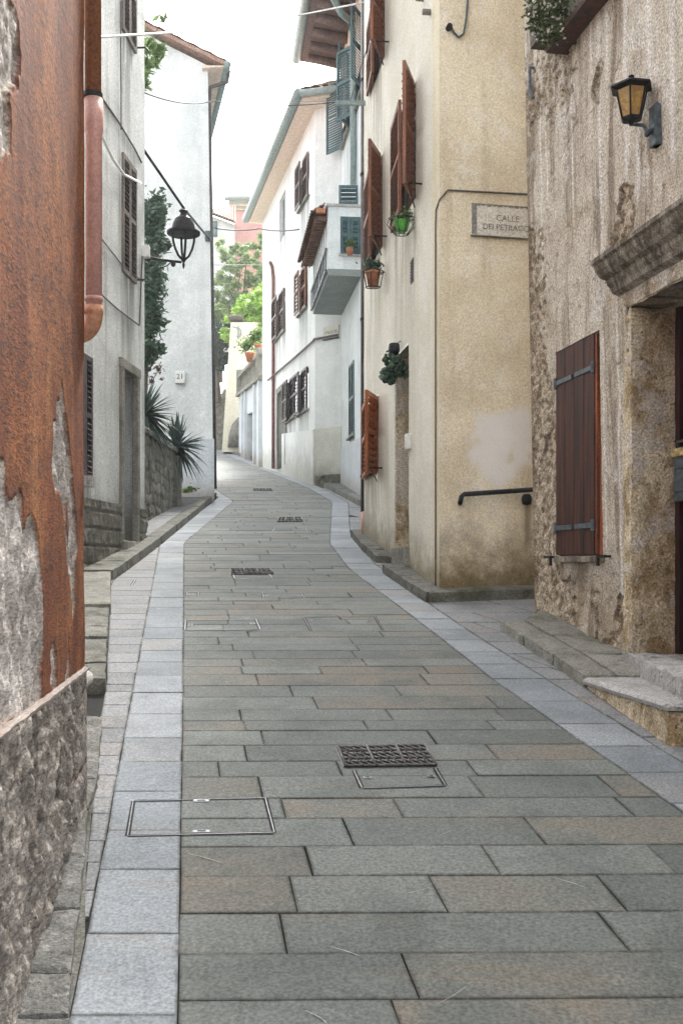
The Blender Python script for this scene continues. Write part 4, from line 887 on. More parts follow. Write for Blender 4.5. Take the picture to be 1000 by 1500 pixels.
# stains ledge, hook and pipe stub high on the wall
u, z = W1.uz(785, 100); mb = MB(); mb.tube([W1.pt(u, z, .02), W1.pt(u, z, .06), W1.pt(u-.02, z-.2, .07), W1.pt(u-.05, z-.28, .05)], .014, 6); mb.build('iron_hook', M['iron_blue'], r1)
# upper window with flower box
win = flatwin(W1, fa, fb, fz, 7.6, r1, M['dark'], style='none', depth=.18, sill=False)
mb = MB(); mb.box(W1.pt((fa+fb)/2, fz-.03, .07), (fb-fa+.1, .2, .05), Matrix.Rotation(W1.ang, 3, 'Z')); mb.build('sill', M['shut_red'], win, bevel=.006)
fbx = empty('flower_box', W1.pt(fb+.05, fz-.02, .2), 'dark window box overflowing with small pink-white flowers at the top of the right house', 'window box')
c = P(812, 60, 8.0); rt = Matrix.Rotation(W1.ang, 3, 'Z')
c = W1.pt(fb+.06, fz+.06, .17); mb = MB(); mb.box(c, (.26, .15, .04), rt); mb.box(c+rt@Vector((0, .07, .08)), (.26, .015, .13), rt); mb.box(c+rt@Vector((0, -.07, .08)), (.26, .015, .13), rt); mb.box(c+rt@Vector((.125, 0, .08)), (.015, .14, .13), rt); mb.box(c+rt@Vector((-.125, 0, .08)), (.015, .14, .13), rt); mb.build('trough', M['doorbrown'], fbx, bevel=.005)
leaves('flowers', pxclump([(800, 18, 7.9, 22, 18, 4), (787, 38, 8.0, 13, 12, 2), (808, 46, 7.85, 15, 13, 3), (797, 58, 7.9, 9, 8, 1), (782, 14, 8.0, 12, 14, 2), (816, 14, 7.75, 16, 20, 3), (800, -18, 7.9, 26, 20, 3), (822, 36, 7.75, 9, 12, 1.5)]), 9000, .034, M['lf_flower'], fbx, aspect=.7, seed=12)
# wall lantern
wl = empty('wall_lantern', P(965, 180, 6.75), 'black wall lantern with amber glass on a curved arm, high on the stained right house', 'wall lamp')
u, z = W1.uz(966, 185); bp = W1.pt(u, z, .02); LYc = 6.70
k = LYc/F; cx_, cy_ = P(924, 0, LYc).x, LYc; zf = lambda py: H+(825-py)*k
mb = MB(); mb.tube([bp+Vector((-.0, 0, -.10)), bp+Vector((0, 0, -.13))], [.02, .03], 8)
mb.box(bp+Vector((-.01, 0, 0)), (.09, .05, .26), Matrix.Rotation(W1.ang, 3, 'Z')); mb.tube([bp+Vector((-.02, 0, -.005)), bp+Vector((-.07, -.01, -.055)), Vector((cx_+.08, cy_, zf(183.5))), Vector((cx_, cy_, zf(182)))], [.034, .022, .013, .011], 10)
mb.tube([bp+Vector((0, 0, .1)), bp+Vector((.0, 0, .16))], [.025, .008], 8); mb.build('wall_bracket', M['iron_blue'], wl, smooth=False, bevel=.004)
r4 = math.radians(45+20); nn = 6; rot = math.radians(10)
mb = MB(); mb.lathe([(.012, zf(184)), (.02, zf(180)), (.014, zf(179)), (.062, zf(177)), (.068, zf(174)), (.062, zf(172))], (cx_, cy_, 0), nn, rot); mb.build('lantern_base', M['iron'], wl)
mb = MB()
for q_ in range(nn):
    a = rot+2*math.pi*q_/nn; mb.tube([(cx_+.064*math.cos(a), cy_+.064*math.sin(a), zf(175)), (cx_+.108*math.cos(a), cy_+.108*math.sin(a), zf(132))], .0065, 5)
mb.build('lantern_frame', M['iron'], wl)
mb = MB(); mb.lathe([(.060, zf(174)), (.102, zf(132))], (cx_, cy_, 0), nn, rot); mb.build('amber_glass', M['amber'], wl)
mb = MB(); mb.lathe([(.10, zf(134)), (.145, zf(130)), (.14, zf(127)), (.06, zf(119)), (.02, zf(117)), (.016, zf(114)), (.022, zf(112)), (.012, zf(110))], (cx_, cy_, 0), nn, rot); mb.build('lantern_roof', M['iron'], wl)
# steps before the door
mb = MB(); mb.stone([(1.86, 5.6), (2.5, 5.55), (2.2, 7.42), (2.02, 7.45)][::1], .9, 1.175, .035, .014, seed=3)
tag(mb.build('door_threshold', M['kerblight']), 'worn pale upper doorstep directly below the stained right house door', 'step')
ds = empty('doorstep', (1.7, 6.1, gz(6.1)), 'wide pale stone doorstep with a rounded nosing beside the right house', 'step')
mb = MB(); mb.stone([(1.735, 5.50), (2.6, 5.44), (2.4, 6.72), (1.575, 6.74)], 1.005, 1.052, .03, .003, rnd=.02); mb.build('tread', M['kerblight'], ds, smooth=False)
mb = MB(); mb.stone([(1.765, 5.53), (2.6, 5.47), (2.4, 6.70), (1.605, 6.72)], .7, 1.0, .04, .006); mb.build('riser', M['jamb'], ds)
blk('lower_step', [(1.83, 5.15), (2.6, 5.1), (2.6, 5.44), (1.86, 5.46)], .5, .89, M['kerbdark'], 'small dark mossy lower step at the right edge in front of the pale doorstep', 'step', .012, .04, 5)
# ---------------------------------------------------------------- yellow house
yh = empty('yellow_house', (.949, 9.95, gz(9.95)), 'cream-yellow corner house with brown louvred shutters and a handrail on its side wall', 'house')
W2 = Wall((.949, 9.95), (.317, 14.4)); W2s = Wall((4.05, 10.57), (.949, 9.95))
ydoor = (W2.uz(598.5, 700)[0], W2.uz(580, 700)[0], 1.98, W2.uz(588, 515)[1])
def wspec(pxn, pxf, pt, pb):
    un, uf = W2.uz(pxn, 400)[0], W2.uz(pxf, 400)[0]; pm = (pxn+pxf)/2; return (un, uf, W2.uz(pm, pb)[1], W2.uz(pm, pt)[1])
wins = [wspec(609, 577, 153, 315), wspec(560, 537, 250, 380), wspec(563, 541, 10, 112), wspec(554, 534, 588, 697)]
holes = [ydoor+(.26,)]+[w_+(.10,) for w_ in wins]
patch = W2s.poly([(692, 605), (722, 598), (738, 602), (752, 592), (775, 600), (783, 660), (783, 690), (757, 695), (735, 705), (700, 700), (693, 660)])
moss = None
def y2mask(U, Z):
    C = np.zeros(U.shape+(4,)); C[..., 3] = 1
    n = (fbm(U*7, Z*7, 1)-.5)*.26; n2 = (fbm(U*7, Z*7, 2)-.5)*.26
    d = pip(patch, U+n, Z+n2).astype(float); k = 3
    for _ in range(2):
        d[1:-1, 1:-1] = (d[1:-1, 1:-1]+d[:-2, 1:-1]+d[2:, 1:-1]+d[1:-1, :-2]+d[1:-1, 2:])/5
    C[..., 0] = d*.85*sstep(.15, .5, fbm(U*9, Z*6, 4, 5)+.1)
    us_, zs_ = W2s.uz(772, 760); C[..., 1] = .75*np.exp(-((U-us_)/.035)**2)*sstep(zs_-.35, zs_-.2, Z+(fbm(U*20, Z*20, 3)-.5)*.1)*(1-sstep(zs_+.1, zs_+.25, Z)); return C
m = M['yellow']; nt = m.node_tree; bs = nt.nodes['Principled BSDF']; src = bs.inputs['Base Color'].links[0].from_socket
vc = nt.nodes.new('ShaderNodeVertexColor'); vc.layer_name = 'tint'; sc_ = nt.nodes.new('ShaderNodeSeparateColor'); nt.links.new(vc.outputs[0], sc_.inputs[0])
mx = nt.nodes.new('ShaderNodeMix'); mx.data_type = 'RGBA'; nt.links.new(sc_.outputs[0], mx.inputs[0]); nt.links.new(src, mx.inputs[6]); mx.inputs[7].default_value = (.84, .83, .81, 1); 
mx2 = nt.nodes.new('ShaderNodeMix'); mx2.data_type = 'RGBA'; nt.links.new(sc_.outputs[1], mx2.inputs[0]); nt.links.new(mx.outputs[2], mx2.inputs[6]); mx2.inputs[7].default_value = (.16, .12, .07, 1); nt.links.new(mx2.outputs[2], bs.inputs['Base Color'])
wallgrid(W2, 'wall', M['cream'], yh, .30, W2.L, 1.2, 11, .04, holes, mask=drip(holes, .95, .9), disp=lambda U, Z: (fbm(U*2, Z*2, 3)-.5)*.012)
wallgrid(W2, 'corner_light_fade', M['corner'], yh, 0, .30, 1.2, 11, .05, disp=lambda U, Z: (fbm(U*2, Z*2, 3)-.5)*.012*np.clip(U/.1, 0, 1)+.0)  # front wall's yellower edge: the light's fade at the corner painted as a strip
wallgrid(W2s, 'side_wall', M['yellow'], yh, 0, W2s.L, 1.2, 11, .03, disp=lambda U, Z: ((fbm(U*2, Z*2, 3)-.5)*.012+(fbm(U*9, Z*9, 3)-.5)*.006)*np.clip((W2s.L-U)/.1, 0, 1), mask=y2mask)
closed_volume('wall', [(.317, 14.4), (4.3, 15), (4.05, 10.57)], 1.2, 11, M['cream'], yh, skip=(2,))
mb = MB(); mb.prism([(.75, 9.8), (4.3, 10.4), (4.5, 15.2), (.1, 14.6)], 11, 11.12); mb.build('roof', M['tile'], yh)
# door of the yellow house
u0, u1, z0, z1 = ydoor; w = u1-u0; h = z1-z0
mb = MB(); rt2 = Matrix.Rotation(W2.ang, 3, 'Z')
mb.stone([W2.pt(u1-.02, 0, .012).xy, W2.pt(u1-.02, 0, -.26).xy, W2.pt(u1+.05, 0, -.26).xy, W2.pt(u1+.05, 0, .012).xy], z0+.22, z1, .06, .005)
mb.stone([W2.pt(u1-.035, 0, .016).xy, W2.pt(u1-.035, 0, -.26).xy, W2.pt(u1+.05, 0, -.26).xy, W2.pt(u1+.05, 0, .016).xy], z0, z0+.215, .06, .005); mb.build('door_jamb', M['jamb'], yh)
mb = MB(); mb.M = W2.M(u0, z0, -.24); mb.box((w/2, 0, h/2), (w, .04, h)); [mb.box((w/2, .025, h*q), (w*.6, .02, h*.25)) for q in (.2, .5, .8)]; dd = mb.build('door', M['doorbrown'], yh, bevel=.004)
mb = MB(); mb.M = W2.M(u0, z0, -.2); mb.tube([(.1, 0, 1), (.1, .04, 1)], .02, 8); mb.build('handle', M['brass'], dd)
mb = MB(); mb.stone([W2.pt(u0-.02, 0, .05).xy, W2.pt(u0-.02, 0, -.2).xy, W2.pt(u1+.05, 0, -.2).xy, W2.pt(u1+.05, 0, .05).xy], 1.5, z0, .06, .006); mb.build('threshold', M['kerb'], yh)
# windows: far leaf stays nearly closed, near leaf swings out toward the camera
def swung(W, spec, shut, out_ang=17, far_open=3, leaf=None, name='window'):
    un, uf, z0, z1 = spec; w = uf-un; h = z1-z0
    win = flatwin(W, un, uf, z0, z1, yh, M[shut], style='none', depth=.1, sill=False)
    lw = leaf or w/2
    Mf = W.M(uf, z0, .03) @ Matrix.Rotation(math.radians(180-far_open), 4, 'Z'); louver(Mf, w*.62, h, M[shut], win, flip=-1)
    Mn = W.M(un, z0-.03, .035) @ Matrix.Rotation(math.radians(180-out_ang), 4, 'Z'); louver(Mn, lw, h+.02, M[shut], win, t=.034, flip=-1, slat=.078, ang=74)
    mb = MB(); mb.tube([W.pt(un-.3, z0+.03, .0), W.pt(un-.3, z0+.03, .17)], .01, 6); mb.tube([W.pt(un-.02, z0-.12, .02), W.pt(un-.33, z0+.02, .16)], .008, 6); mb.build('shutter_stay', M['iron'], win)
    return win
swung(W2, wins[0], 'shut_brown', 23, 4, .48); swung(W2, wins[1], 'shut_brown', 25, 4, .5); swung(W2, wins[2], 'shut_brown', 25, 4, .5); swung(W2, wins[3], 'shut_orange', 24, 5, .5)
# small things on the yellow house
u, z = W2.uz(604, 397); mb = MB(); mb.M = W2.M(u, z, .004); mb.box((0, 0, 0), (.14, .01, .26))
for i in range(7): mb.box((0, .008, -.1+i*.033), (.12, .012, .012))
mb.build('air_vent', M['pipe'], yh)
ib = empty('intercom', W2.pt(u0-.08, 3.05, .03), 'small white intercom box at the doorway of the yellow house', 'intercom')
u, z = W2.uz(601, 647); mb = MB(); mb.M = W2.M(u, z, .03); mb.box((0, 0, 0), (.09, .06, .17)); mb.build('case', M['whitebox'], ib, bevel=.008); mb = MB(); mb.M = W2.M(u+.08, z-.01, .02); mb.box((0, 0, 0), (.05, .04, .15)); mb.build('cover', M['whitebox'], ib, bevel=.006)
cable([W2s.pt(0, 5.32, .012), W2s.pt(*W2s.uz(768, 285), .012), W2s.pt(*W2s.uz(655, 279), .012), W2s.pt(W2s.L-.0, 5.33, .014), W2.pt(.08, 5.26, .014), W2.pt(.11, 5.1, .012), W2.pt(.11, 3.5, .012), W2.pt(.11, 1.5, .012)], .009, M['cable'], 'thin dark cable running down the yellow house corner and across above the street sign', n=4)
q = [W2s.pt(*W2s.uz(px, py), .03) for px, py in ((658, 40), (663, 50), (670, 57), (677, 52), (681, 30), (683, 5), (683, -20))]
cable(q, .011, M['iron_blue'], 'dark hooked cable end hanging at the top of the yellow side wall', n=3)
mb = MB(); mb.tube([W2s.pt(*W2s.uz(656, 42), .0), W2s.pt(*W2s.uz(656, 42), .06)], .028, 10); mb.build('cable_box', M['iron'], yh)
for q_ in ((630, 18), (620, -2)): mb = MB(); mb.tube([W2.pt(*W2.uz(*q_), .0), W2.pt(*W2.uz(*q_), .08)], .03, 10); mb.build('anchor_bolt', M['kerb'], yh)
# handrail
hr = [W2s.pt(*W2s.uz(674, 734, .07), .07)]
a_ = W2s.pt(*W2s.uz(674, 737, .0), -.01); b_ = W2s.pt(*W2s.uz(674, 735, .07), .07); c_ = W2s.pt(*W2s.uz(679, 724, .07), .07); d_ = W2s.pt(*W2s.uz(800, 716, .07), .07)
rl = empty('handrail', b_, 'black iron handrail fixed to the yellow side wall below the pale patch', 'handrail')
mb = MB(); mb.tube([a_, b_, b_.lerp(c_, .5)+Vector((-.006, 0, .012)), c_, c_.lerp(d_, .5), d_], .024, 12); mb.build('rail', M['iron'], rl, smooth=True)
e_ = W2s.pt(*W2s.uz(771, 732, .04), .04); mb = MB(); mb.lathe([(.001, -.055), (.04, -.045), (.052, -.01), (.048, .03), (.03, .055)], e_, 12); mb.tube([e_, e_+Vector((0, .08, 0))], .02, 8); mb.build('rail_bracket', M['iron'], rl, smooth=True)
# street sign
s0, s1 = W2s.uz(688, 300), W2s.uz(792, 300); zt_, zb_ = W2s.uz(690, 298)[1], W2s.uz(690, 345)[1]; w = s0[0]-s1[0]
sg = empty('street_sign', W2s.pt((s0[0]+s1[0])/2, zb_, .01), 'worn marble street name plate reading CALLE DEI PETRACCO on the yellow side wall', 'street sign')
uc = (s0[0]+s1[0])/2; mb = MB(); mb.M = W2s.M(uc, (zt_+zb_)/2, .012); mb.box((0, 0, 0), (w, .025, zt_-zb_)); mb.build('plate', M['plate'], sg, bevel=.004)
mb = MB(); mb.M = W2s.M(uc, zb_, .016); mb.box((0, 0, -.004), (w*1.0, .028, .009)); mb.build('lower_edge', M['kerbdark'], sg)
mb = MB(); mb.M = W2s.M(uc, (zt_+zb_)/2, .0262)
mb.box((0, 0, (zt_-zb_)*.47), (w-.01, .004, .012))
for i in range(12): mb.box((-w/2+.04+i*w/13, .0, (zt_-zb_)*.455), (random.uniform(.01, .04), .0045, random.uniform(.012, .03)))
mb.box((w/2-.035, 0, .0), (.05, .003, (zt_-zb_)*.93)); mb.build('broken_edge', M['kerb'], sg)
MT = lambda W, u, z, off: Matrix.Translation(W.pt(u, z, off)) @ Matrix.Rotation(W.ang+math.pi, 4, 'Z') @ Matrix.Rotation(math.pi/2, 4, 'X')
text('CALLE', .085, MT(W2s, uc-.01, (zt_+zb_)/2+.022, .026), M['letter'], sg); text('DEI PETRACCO', .078, MT(W2s, uc-.02, (zt_+zb_)/2-.068, .026), M['letter'], sg)
# flower pots
gpn = empty('basket_planter', P(588, 345, 11.1), 'bright green pot in a black wire basket under the brown shutters of the yellow house', 'planter')
bc = P(588, 332, 11.1)
mb = MB(); 
for zz, rr in ((.09, .145), (-.09, .07)): mb.tube([bc+Vector((rr*math.cos(a), .6*rr*math.sin(a), zz)) for a in np.linspace(0, 2*math.pi, 13)], .005, 5)
for a in np.linspace(0, 2*math.pi, 11)[:-1]: mb.tube([bc+Vector((.125*math.cos(a), .075*math.sin(a), .09)), bc+Vector((.16*math.cos(a), .096*math.sin(a), .02)), bc+Vector((.07*math.cos(a), .042*math.sin(a), -.09))], .004, 5)
mb.tube([bc+Vector((.12, .02, .08)), W2.pt(*W2.uz(605, 322), .0)], .007, 6); mb.build('wire_basket', M['iron'], gpn)
mb = MB(); mb.lathe([(.06, -.05), (.085, .05), (.09, .06), (.075, .055)], bc, 16); mb.build('pot', M['greenpot'], gpn, smooth=True)
leaves('plant', [(bc+Vector((-.02, 0, .1)), (.10, .08, .05), 1), (bc+Vector((.05, 0, .13)), (.06, .06, .06), 1)], 420, .045, M['lf_mid'], gpn, seed=21)
tp = empty('hanging_planter', P(546, 418, 12.75), 'terracotta pot with straggly green plant in an iron holder below the middle brown shutters', 'planter')
bc = P(546, 408, 12.75)
mb = MB(); mb.lathe([(.06, -.10), (.09, .06), (.10, .06), (.10, .09), (.08, .085)], bc, 14); mb.build('pot', M['terracotta'], tp, smooth=True)
mb = MB()
for zz, rr in ((.09, .13), (-.11, .09)): mb.tube([bc+Vector((rr*math.cos(a), .7*rr*math.sin(a), zz)) for a in np.linspace(0, 2*math.pi, 11)], .007, 5)
for a in np.linspace(0, 2*math.pi, 8)[:-1]: mb.tube([bc+Vector((.13*math.cos(a), .09*math.sin(a), .09)), bc+Vector((.09*math.cos(a), .063*math.sin(a), -.11))], .006, 5)
mb.tube([bc+Vector((.1, 0, .05)), bc+Vector((.16, .1, .12))], .008, 5); mb.build('holder', M['iron'], tp)
leaves('plant', [(bc+Vector((-.02, 0, .14)), (.12, .1, .07), 2), (bc+Vector((.06, 0, .17)), (.08, .06, .07), 1), (bc+Vector((-.06, -.05, .2)), (.05, .06, .07), 1)], 600, .045, M['lf_dark'], tp, seed=22)
# succulent hanging over the door
sc2 = empty('hanging_succulent', P(580, 560, 11.7), 'dark fat-leaved potted succulent hanging above the doorway of the yellow house', 'plant')
b = P(577, 512, 11.7); mb = MB(); mb.lathe([(.05, -.06), (.065, .0), (.06, .06), (.05, .07)], b, 12); mb.build('pot', M['iron'], sc2, smooth=True)
mb = MB(); r = random.Random(5)
for i in range(150):
    a = r.uniform(0, 6.28); q = (r.uniform(.0, 1)**.6)*(.85+.3*math.sin(3*a+1)+.15*math.sin(5*a)); px_ = 577+21*q*math.cos(a); py_ = 540+23*q*math.sin(a)
    c = P(px_, py_, 11.7+r.uniform(-.12, .1)); rr = r.uniform(.022, .036); ax = Matrix.Rotation(r.uniform(0, 6), 3, 'Y') @ Matrix.Rotation(r.uniform(0, 3), 3, 'X')
    vs = []; m_, n_ = 5, 7
    for ii in range(m_+1):
        for jj in range(n_):
            t1 = math.pi*ii/m_; t2 = 2*math.pi*jj/n_; vs.append(c+ax@Vector((rr*math.sin(t1)*math.cos(t2), rr*.5*math.sin(t1)*math.sin(t2), rr*1.35*math.cos(t1))))
    mb.add(vs, [(ii*n_+jj, ii*n_+(jj+1) % n_, (ii+1)*n_+(jj+1) % n_, (ii+1)*n_+jj) for ii in range(m_) for jj in range(n_)], (r.random(), r.random(), 0, 1))
for i in range(14): mb.tube([P(577+r.uniform(-3, 6), 520, 11.7), P(577+r.uniform(-16, 16), 545+r.uniform(-10, 15), 11.7)], .006, 5)
mb.build('fleshy_leaves', M['lf_dark'], sc2, smooth=True)
mb = MB(); mb.tube([P(580, 505, 11.7), P(585, 500, 11.78), P(592, 500, 11.85)], .006, 5); mb.build('hanger', M['iron'], sc2)
# corner downpipe of the yellow house
pp = empty('corner_downpipe', (.26, 14.45, gz(14.45)), 'tall dark downpipe at the far corner of the yellow house with a pink lowest section', 'drainpipe')
px0 = P(533.5, 0, 14.5).x; mb = MB(); mb.tube([(px0+.0, 14.5, H+(825-750)*14.5/F), (px0, 14.5, 11)], .052, 12)
mb.build('upper_pipe', M['pipe'], pp, smooth=True); mb = MB(); mb.tube([(px0+.012, 14.5, gz(14.5)+.05), (px0+.01, 14.5, H+(825-749)*14.5/F)], .058, 14); mb.build('lower_pipe', M['pink_pipe'], pp, smooth=True)
for py in (120, 258, 470, 700): mb = MB(); z = H+(825-py)*14.5/F; mb.tube([(px0, 14.5, z), (px0, 14.5, z+.04)], .06, 12); mb.build('pipe_clip', M['iron'], pp)
lb = empty('clothesline_bracket', P(540, 152, 14.3), 'grey metal clothesline bracket sticking out past the downpipe of the yellow house', 'bracket')
mb = MB(); mb.box(P(518, 151, 14.3), (.52, .04, .06)); mb.box(P(546, 152, 14.3), (.05, .05, .16)); mb.build('arm', M['gutter'], lb, bevel=.004)
mb = MB(); mb.tube([P(545, 160, 14.3), P(583, 0, 12.5), P(590, -30, 12.2)], .006, 5); mb.tube([P(512, 150, 14.3), P(560, 0, 13.2)], .006, 5); mb.tube([P(506, 149, 14.3), P(380, 148, 24)], .005, 5); mb.build('line', M['cable'], lb)
# ---------------------------------------------------------------- R3 house with green shutters
h3 = empty('green_shuttered_house', (.5, 21.3, gz(21.3)), 'white house with green shutters, wide brown eaves and a boxed balcony beyond the yellow house', 'house')
W3 = Wall((1.26, 14.6), (0.0, 25.0))
g_l = (W3.uz(519, 580)[0], W3.uz(512, 580)[0], W3.uz(515, 640)[1], W3.uz(515, 533)[1])
g_u = [(W3.uz(532, 100)[0], W3.uz(521, 100)[0], W3.uz(526, 150)[1], W3.uz(526, 45)[1]), (W3.uz(512, 100)[0], W3.uz(503, 100)[0], W3.uz(508, 200)[1], W3.uz(508, 95)[1])]
holes = [g_l+(.1,)]+[q+(.1,) for q in g_u]
wallgrid(W3, 'wall', M['white3'], h3, 0, W3.L, 1.6, 14.0, .1, holes, mask=drip(holes, 1., 1.0), disp=lambda U, Z: (fbm(U, Z, 3)-.5)*.02)
closed_volume('wall', [(0.0, 25.0), (6, 26), (6, 15), (1.26, 14.6)], 1.6, 14.0, M['white3'], h3, skip=(3,))
mb = MB()
a = W3.pt(0, 0, .03); b = W3.pt(W3.L, 0, .03); mb.hexa([W3.pt(0, 2, .0), W3.pt(W3.L-.2, 2, .0), W3.pt(W3.L-.2, 2, .05), W3.pt(0, 2, .05), W3.pt(0, 4.1, 0), W3.pt(W3.L-.2, 4.6, 0), W3.pt(W3.L-.2, 4.6, .05), W3.pt(0, 4.1, .05)]); mb.build('plinth', M['dado'], h3)
win = flatwin(W3, *g_l, h3, M['shut_green'], shut='shut_green', depth=.1)
for q in g_u:
    win = flatwin(W3, *q, h3, M['shut_green'], style='none', depth=.1)
    for s_, uu, an in ((0, q[0], 150), (1, q[1], 35)):
        louver(W3.M(uu, q[2], .03) @ Matrix.Rotation(math.radians(an), 4, 'Z'), (q[1]-q[0])*.5, q[3]-q[2], M['shut_green'], win, ang=22)
# peach upper band of wall
mb = MB(); mb.hexa([W3.pt(6.3, 12.2, .01), W3.pt(W3.L, 12.2, .01), W3.pt(W3.L, 12.2, .03), W3.pt(6.3, 12.2, .03), W3.pt(6.3, 14, .01), W3.pt(W3.L, 14, .01), W3.pt(W3.L, 14, .03), W3.pt(6.3, 14, .03)]); mb.build('painted_frieze', M['peach'], h3)
# eaves: boarded soffit with rounded rafter tails
ov = 1.0; ze = 14.0
mb = MB(); mb.hexa([W3.pt(-.5, ze, 0), W3.pt(W3.L+.25, ze, 0), W3.pt(W3.L+.25, ze+.12, ov), W3.pt(-.5, ze+.12, ov), W3.pt(-.5, ze+.06, 0), W3.pt(W3.L+.25, ze+.06, 0), W3.pt(W3.L+.25, ze+.18, ov), W3.pt(-.5, ze+.18, ov)]); mb.build('eave_boards', M['shut_mid'], h3)
for i in range(18):
    u = W3.L-.1-i*.62; mb = MB(); mb.tube([W3.pt(u, ze-.08, .0), W3.pt(u, ze+.0, ov*.5), W3.pt(u, ze+.05, ov*.82)], [.12, .11, .10], 8); mb.build('rafter', M['shut_mid'], h3, smooth=True)
mb = MB(); mb.tube([W3.pt(W3.L+.25, ze+.15, ov+.09), W3.pt(0, ze+.15, ov+.09)], .11, 12); mb.build('gutter', M['gutter'], h3, smooth=True)
tiles(W3.pt(W3.L+.25, ze+.2, ov), W3.pt(-.4, ze+.2, ov), W3.pt(W3.L+.25, ze+1.8, -3.4), W3.pt(-.4, ze+1.8, -3.4), 40, 12, M['tile'], h3)
mb = MB(); mb.tube([W3.pt(6.2, ze+.08, ov), W3.pt(6.5, ze-.15, ov*.9), W3.pt(*W3.uz(500, 20, .5), .5), W3.pt(*W3.uz(512, 30, .1), .1), W3.pt(*W3.uz(517, 48, .08), .08), W3.pt(*W3.uz(517, 270, .08), .08)], .07, 10); mb.build('downpipe', M['gutter'], h3, smooth=True)
# boxed balcony
bal = empty('balcony', W3.pt(8, 7.85, .4), 'x', 'x'); del bal['label'], bal['category']
bpos = 7.85; ua, ub = 7.05, 10.44; bo = .70; bt = 9.30
mb = MB(); mb.hexa([W3.pt(ua, bpos, 0), W3.pt(ub, bpos, 0), W3.pt(ub, bpos, bo), W3.pt(ua, bpos, bo), W3.pt(ua, bpos+.14, 0), W3.pt(ub, bpos+.14, 0), W3.pt(ub, bpos+.14, bo), W3.pt(ua, bpos+.14, bo)]); bal_ = mb.build('balcony', M['soffitgrey'], h3)
bpy.data.objects.remove(bal)
def wb(mb, u0, u1, z0, z1, o0, o1): mb.hexa([W3.pt(u0, z0, o0), W3.pt(u1, z0, o0), W3.pt(u1, z0, o1), W3.pt(u0, z0, o1), W3.pt(u0, z1, o0), W3.pt(u1, z1, o0), W3.pt(u1, z1, o1), W3.pt(u0, z1, o1)])
mb = MB(); ww = W3; 
# end wall with opening (px 502..530, 318..385)
oL = .44; zL, zH = bpos+.43, 9.10
wb(mb, ua, ua+.08, bpos+.14, zL, 0, bo-.002); wb(mb, ua, ua+.08, zH, bt, 0, bo-.002); wb(mb, ua, ua+.08, zL, zH, oL, bo-.002); mb.build('end_wall', M['white3'], bal_)
mb = MB(); wb(mb, ua-.04, ub, bt, bt+.05, -.0, bo+.04); wb(mb, ua-.05, ua+.09, zL-.02, zL+.02, 0, oL+.04); mb.build('cap', M['kerblight'], bal_)
mb = MB(); wb(mb, ua+.05, ua+.06, zL, zH, 0, oL); mb.build('opening_glass', M['glassblue'], bal_)
for o in (.02, .24): 
    mb = MB(); mb.M = W3.M(ua-.0, zL+.02, o) ; 
    louver(W3.M(ua+.03, zL+.02, o) @ Matrix.Rotation(math.radians(90), 4, 'Z'), .19, zH-zL-.04, M['shut_green'], bal_, slat=.08, name='louvre')
for i in range(8):
    u = ua+.15+i*(ub-ua-.2)/7.0; mb = MB(); wb(mb, u-.06, u+.06, bpos+.14, bt-.02, bo-.10, bo); mb.build('post', M['white4'], bal_)
mb = MB(); wb(mb, ua+.2, ub-.05, bpos+.14, bt, bo-.18, bo-.13); mb.build('glazing', M['glass'], bal_)
mb = MB(); mb.tube([W3.pt(ua-.0, bpos+.55, bo+.04), W3.pt(ub, bpos+.55, bo+.04)], .03, 8); mb.tube([W3.pt(ua, bpos+.1, bo+.04), W3.pt(ub, bpos+.1, bo+.04)], .03, 8)
for i in range(11): u = ua+.02+i*(ub-ua)/10; mb.tube([W3.pt(u, bpos+.1, bo+.04), W3.pt(u, bpos+.55, bo+.04)], .012, 6)
mb.build('railing', M['iron_blue'], bal_)
tiles(W3.pt(ua+.05, bt-.20, bo+.27), W3.pt(ub+.4, bt-.20, bo+.27), W3.pt(ua+.05, bt-.02, bo-.02), W3.pt(ub+.4, bt-.02, bo-.02), 20, 3, M['tiledark'], bal_, name='canopy_tiles', amp=.05, th=.10)
mb = MB(); 
for i in range(20): u = ua+.12+i*.175; wb(mb, u, u+.06, bt-.26, bt-.17, bo, bo+.25)
for o_ in (.04, .22): wb(mb, ua+.1, ub+.35, bt-.23, bt-.19, bo+o_, bo+o_+.03)
mb.build('canopy_boards', M['tiledark'], bal_)
mb = MB(); mb.box(W3.pt(ua+.02, bt-.10, bo+.15), (.20, .1, .09), Matrix.Rotation(0, 3, 'Z')); mb.build('canopy_end', M['terracotta'], bal_)
# green shutter above balcony
u, z = W3.uz(524, 300); 
mb = MB(); lw = louver(Matrix.Translation(P(496, 299, 21.8)), .41, .40, M['shut_green'], h3, mid=False, slat=.09)
pb = empty('balcony_plant', P(513, 372, 21.3), 'small potted plant with yellow-green leaves in the balcony opening', 'planter')
mb = MB(); mb.lathe([(.05, 0), (.08, .14), (.09, .15), (.07, .15)], P(512, 374, 21.35), 12); mb.build('pot', M['terracotta'], pb, smooth=True); leaves('plant', [(P(512, 355, 21.35), (.11, .09, .08), 1)], 260, .06, M['lf_mid'], pb, seed=31)
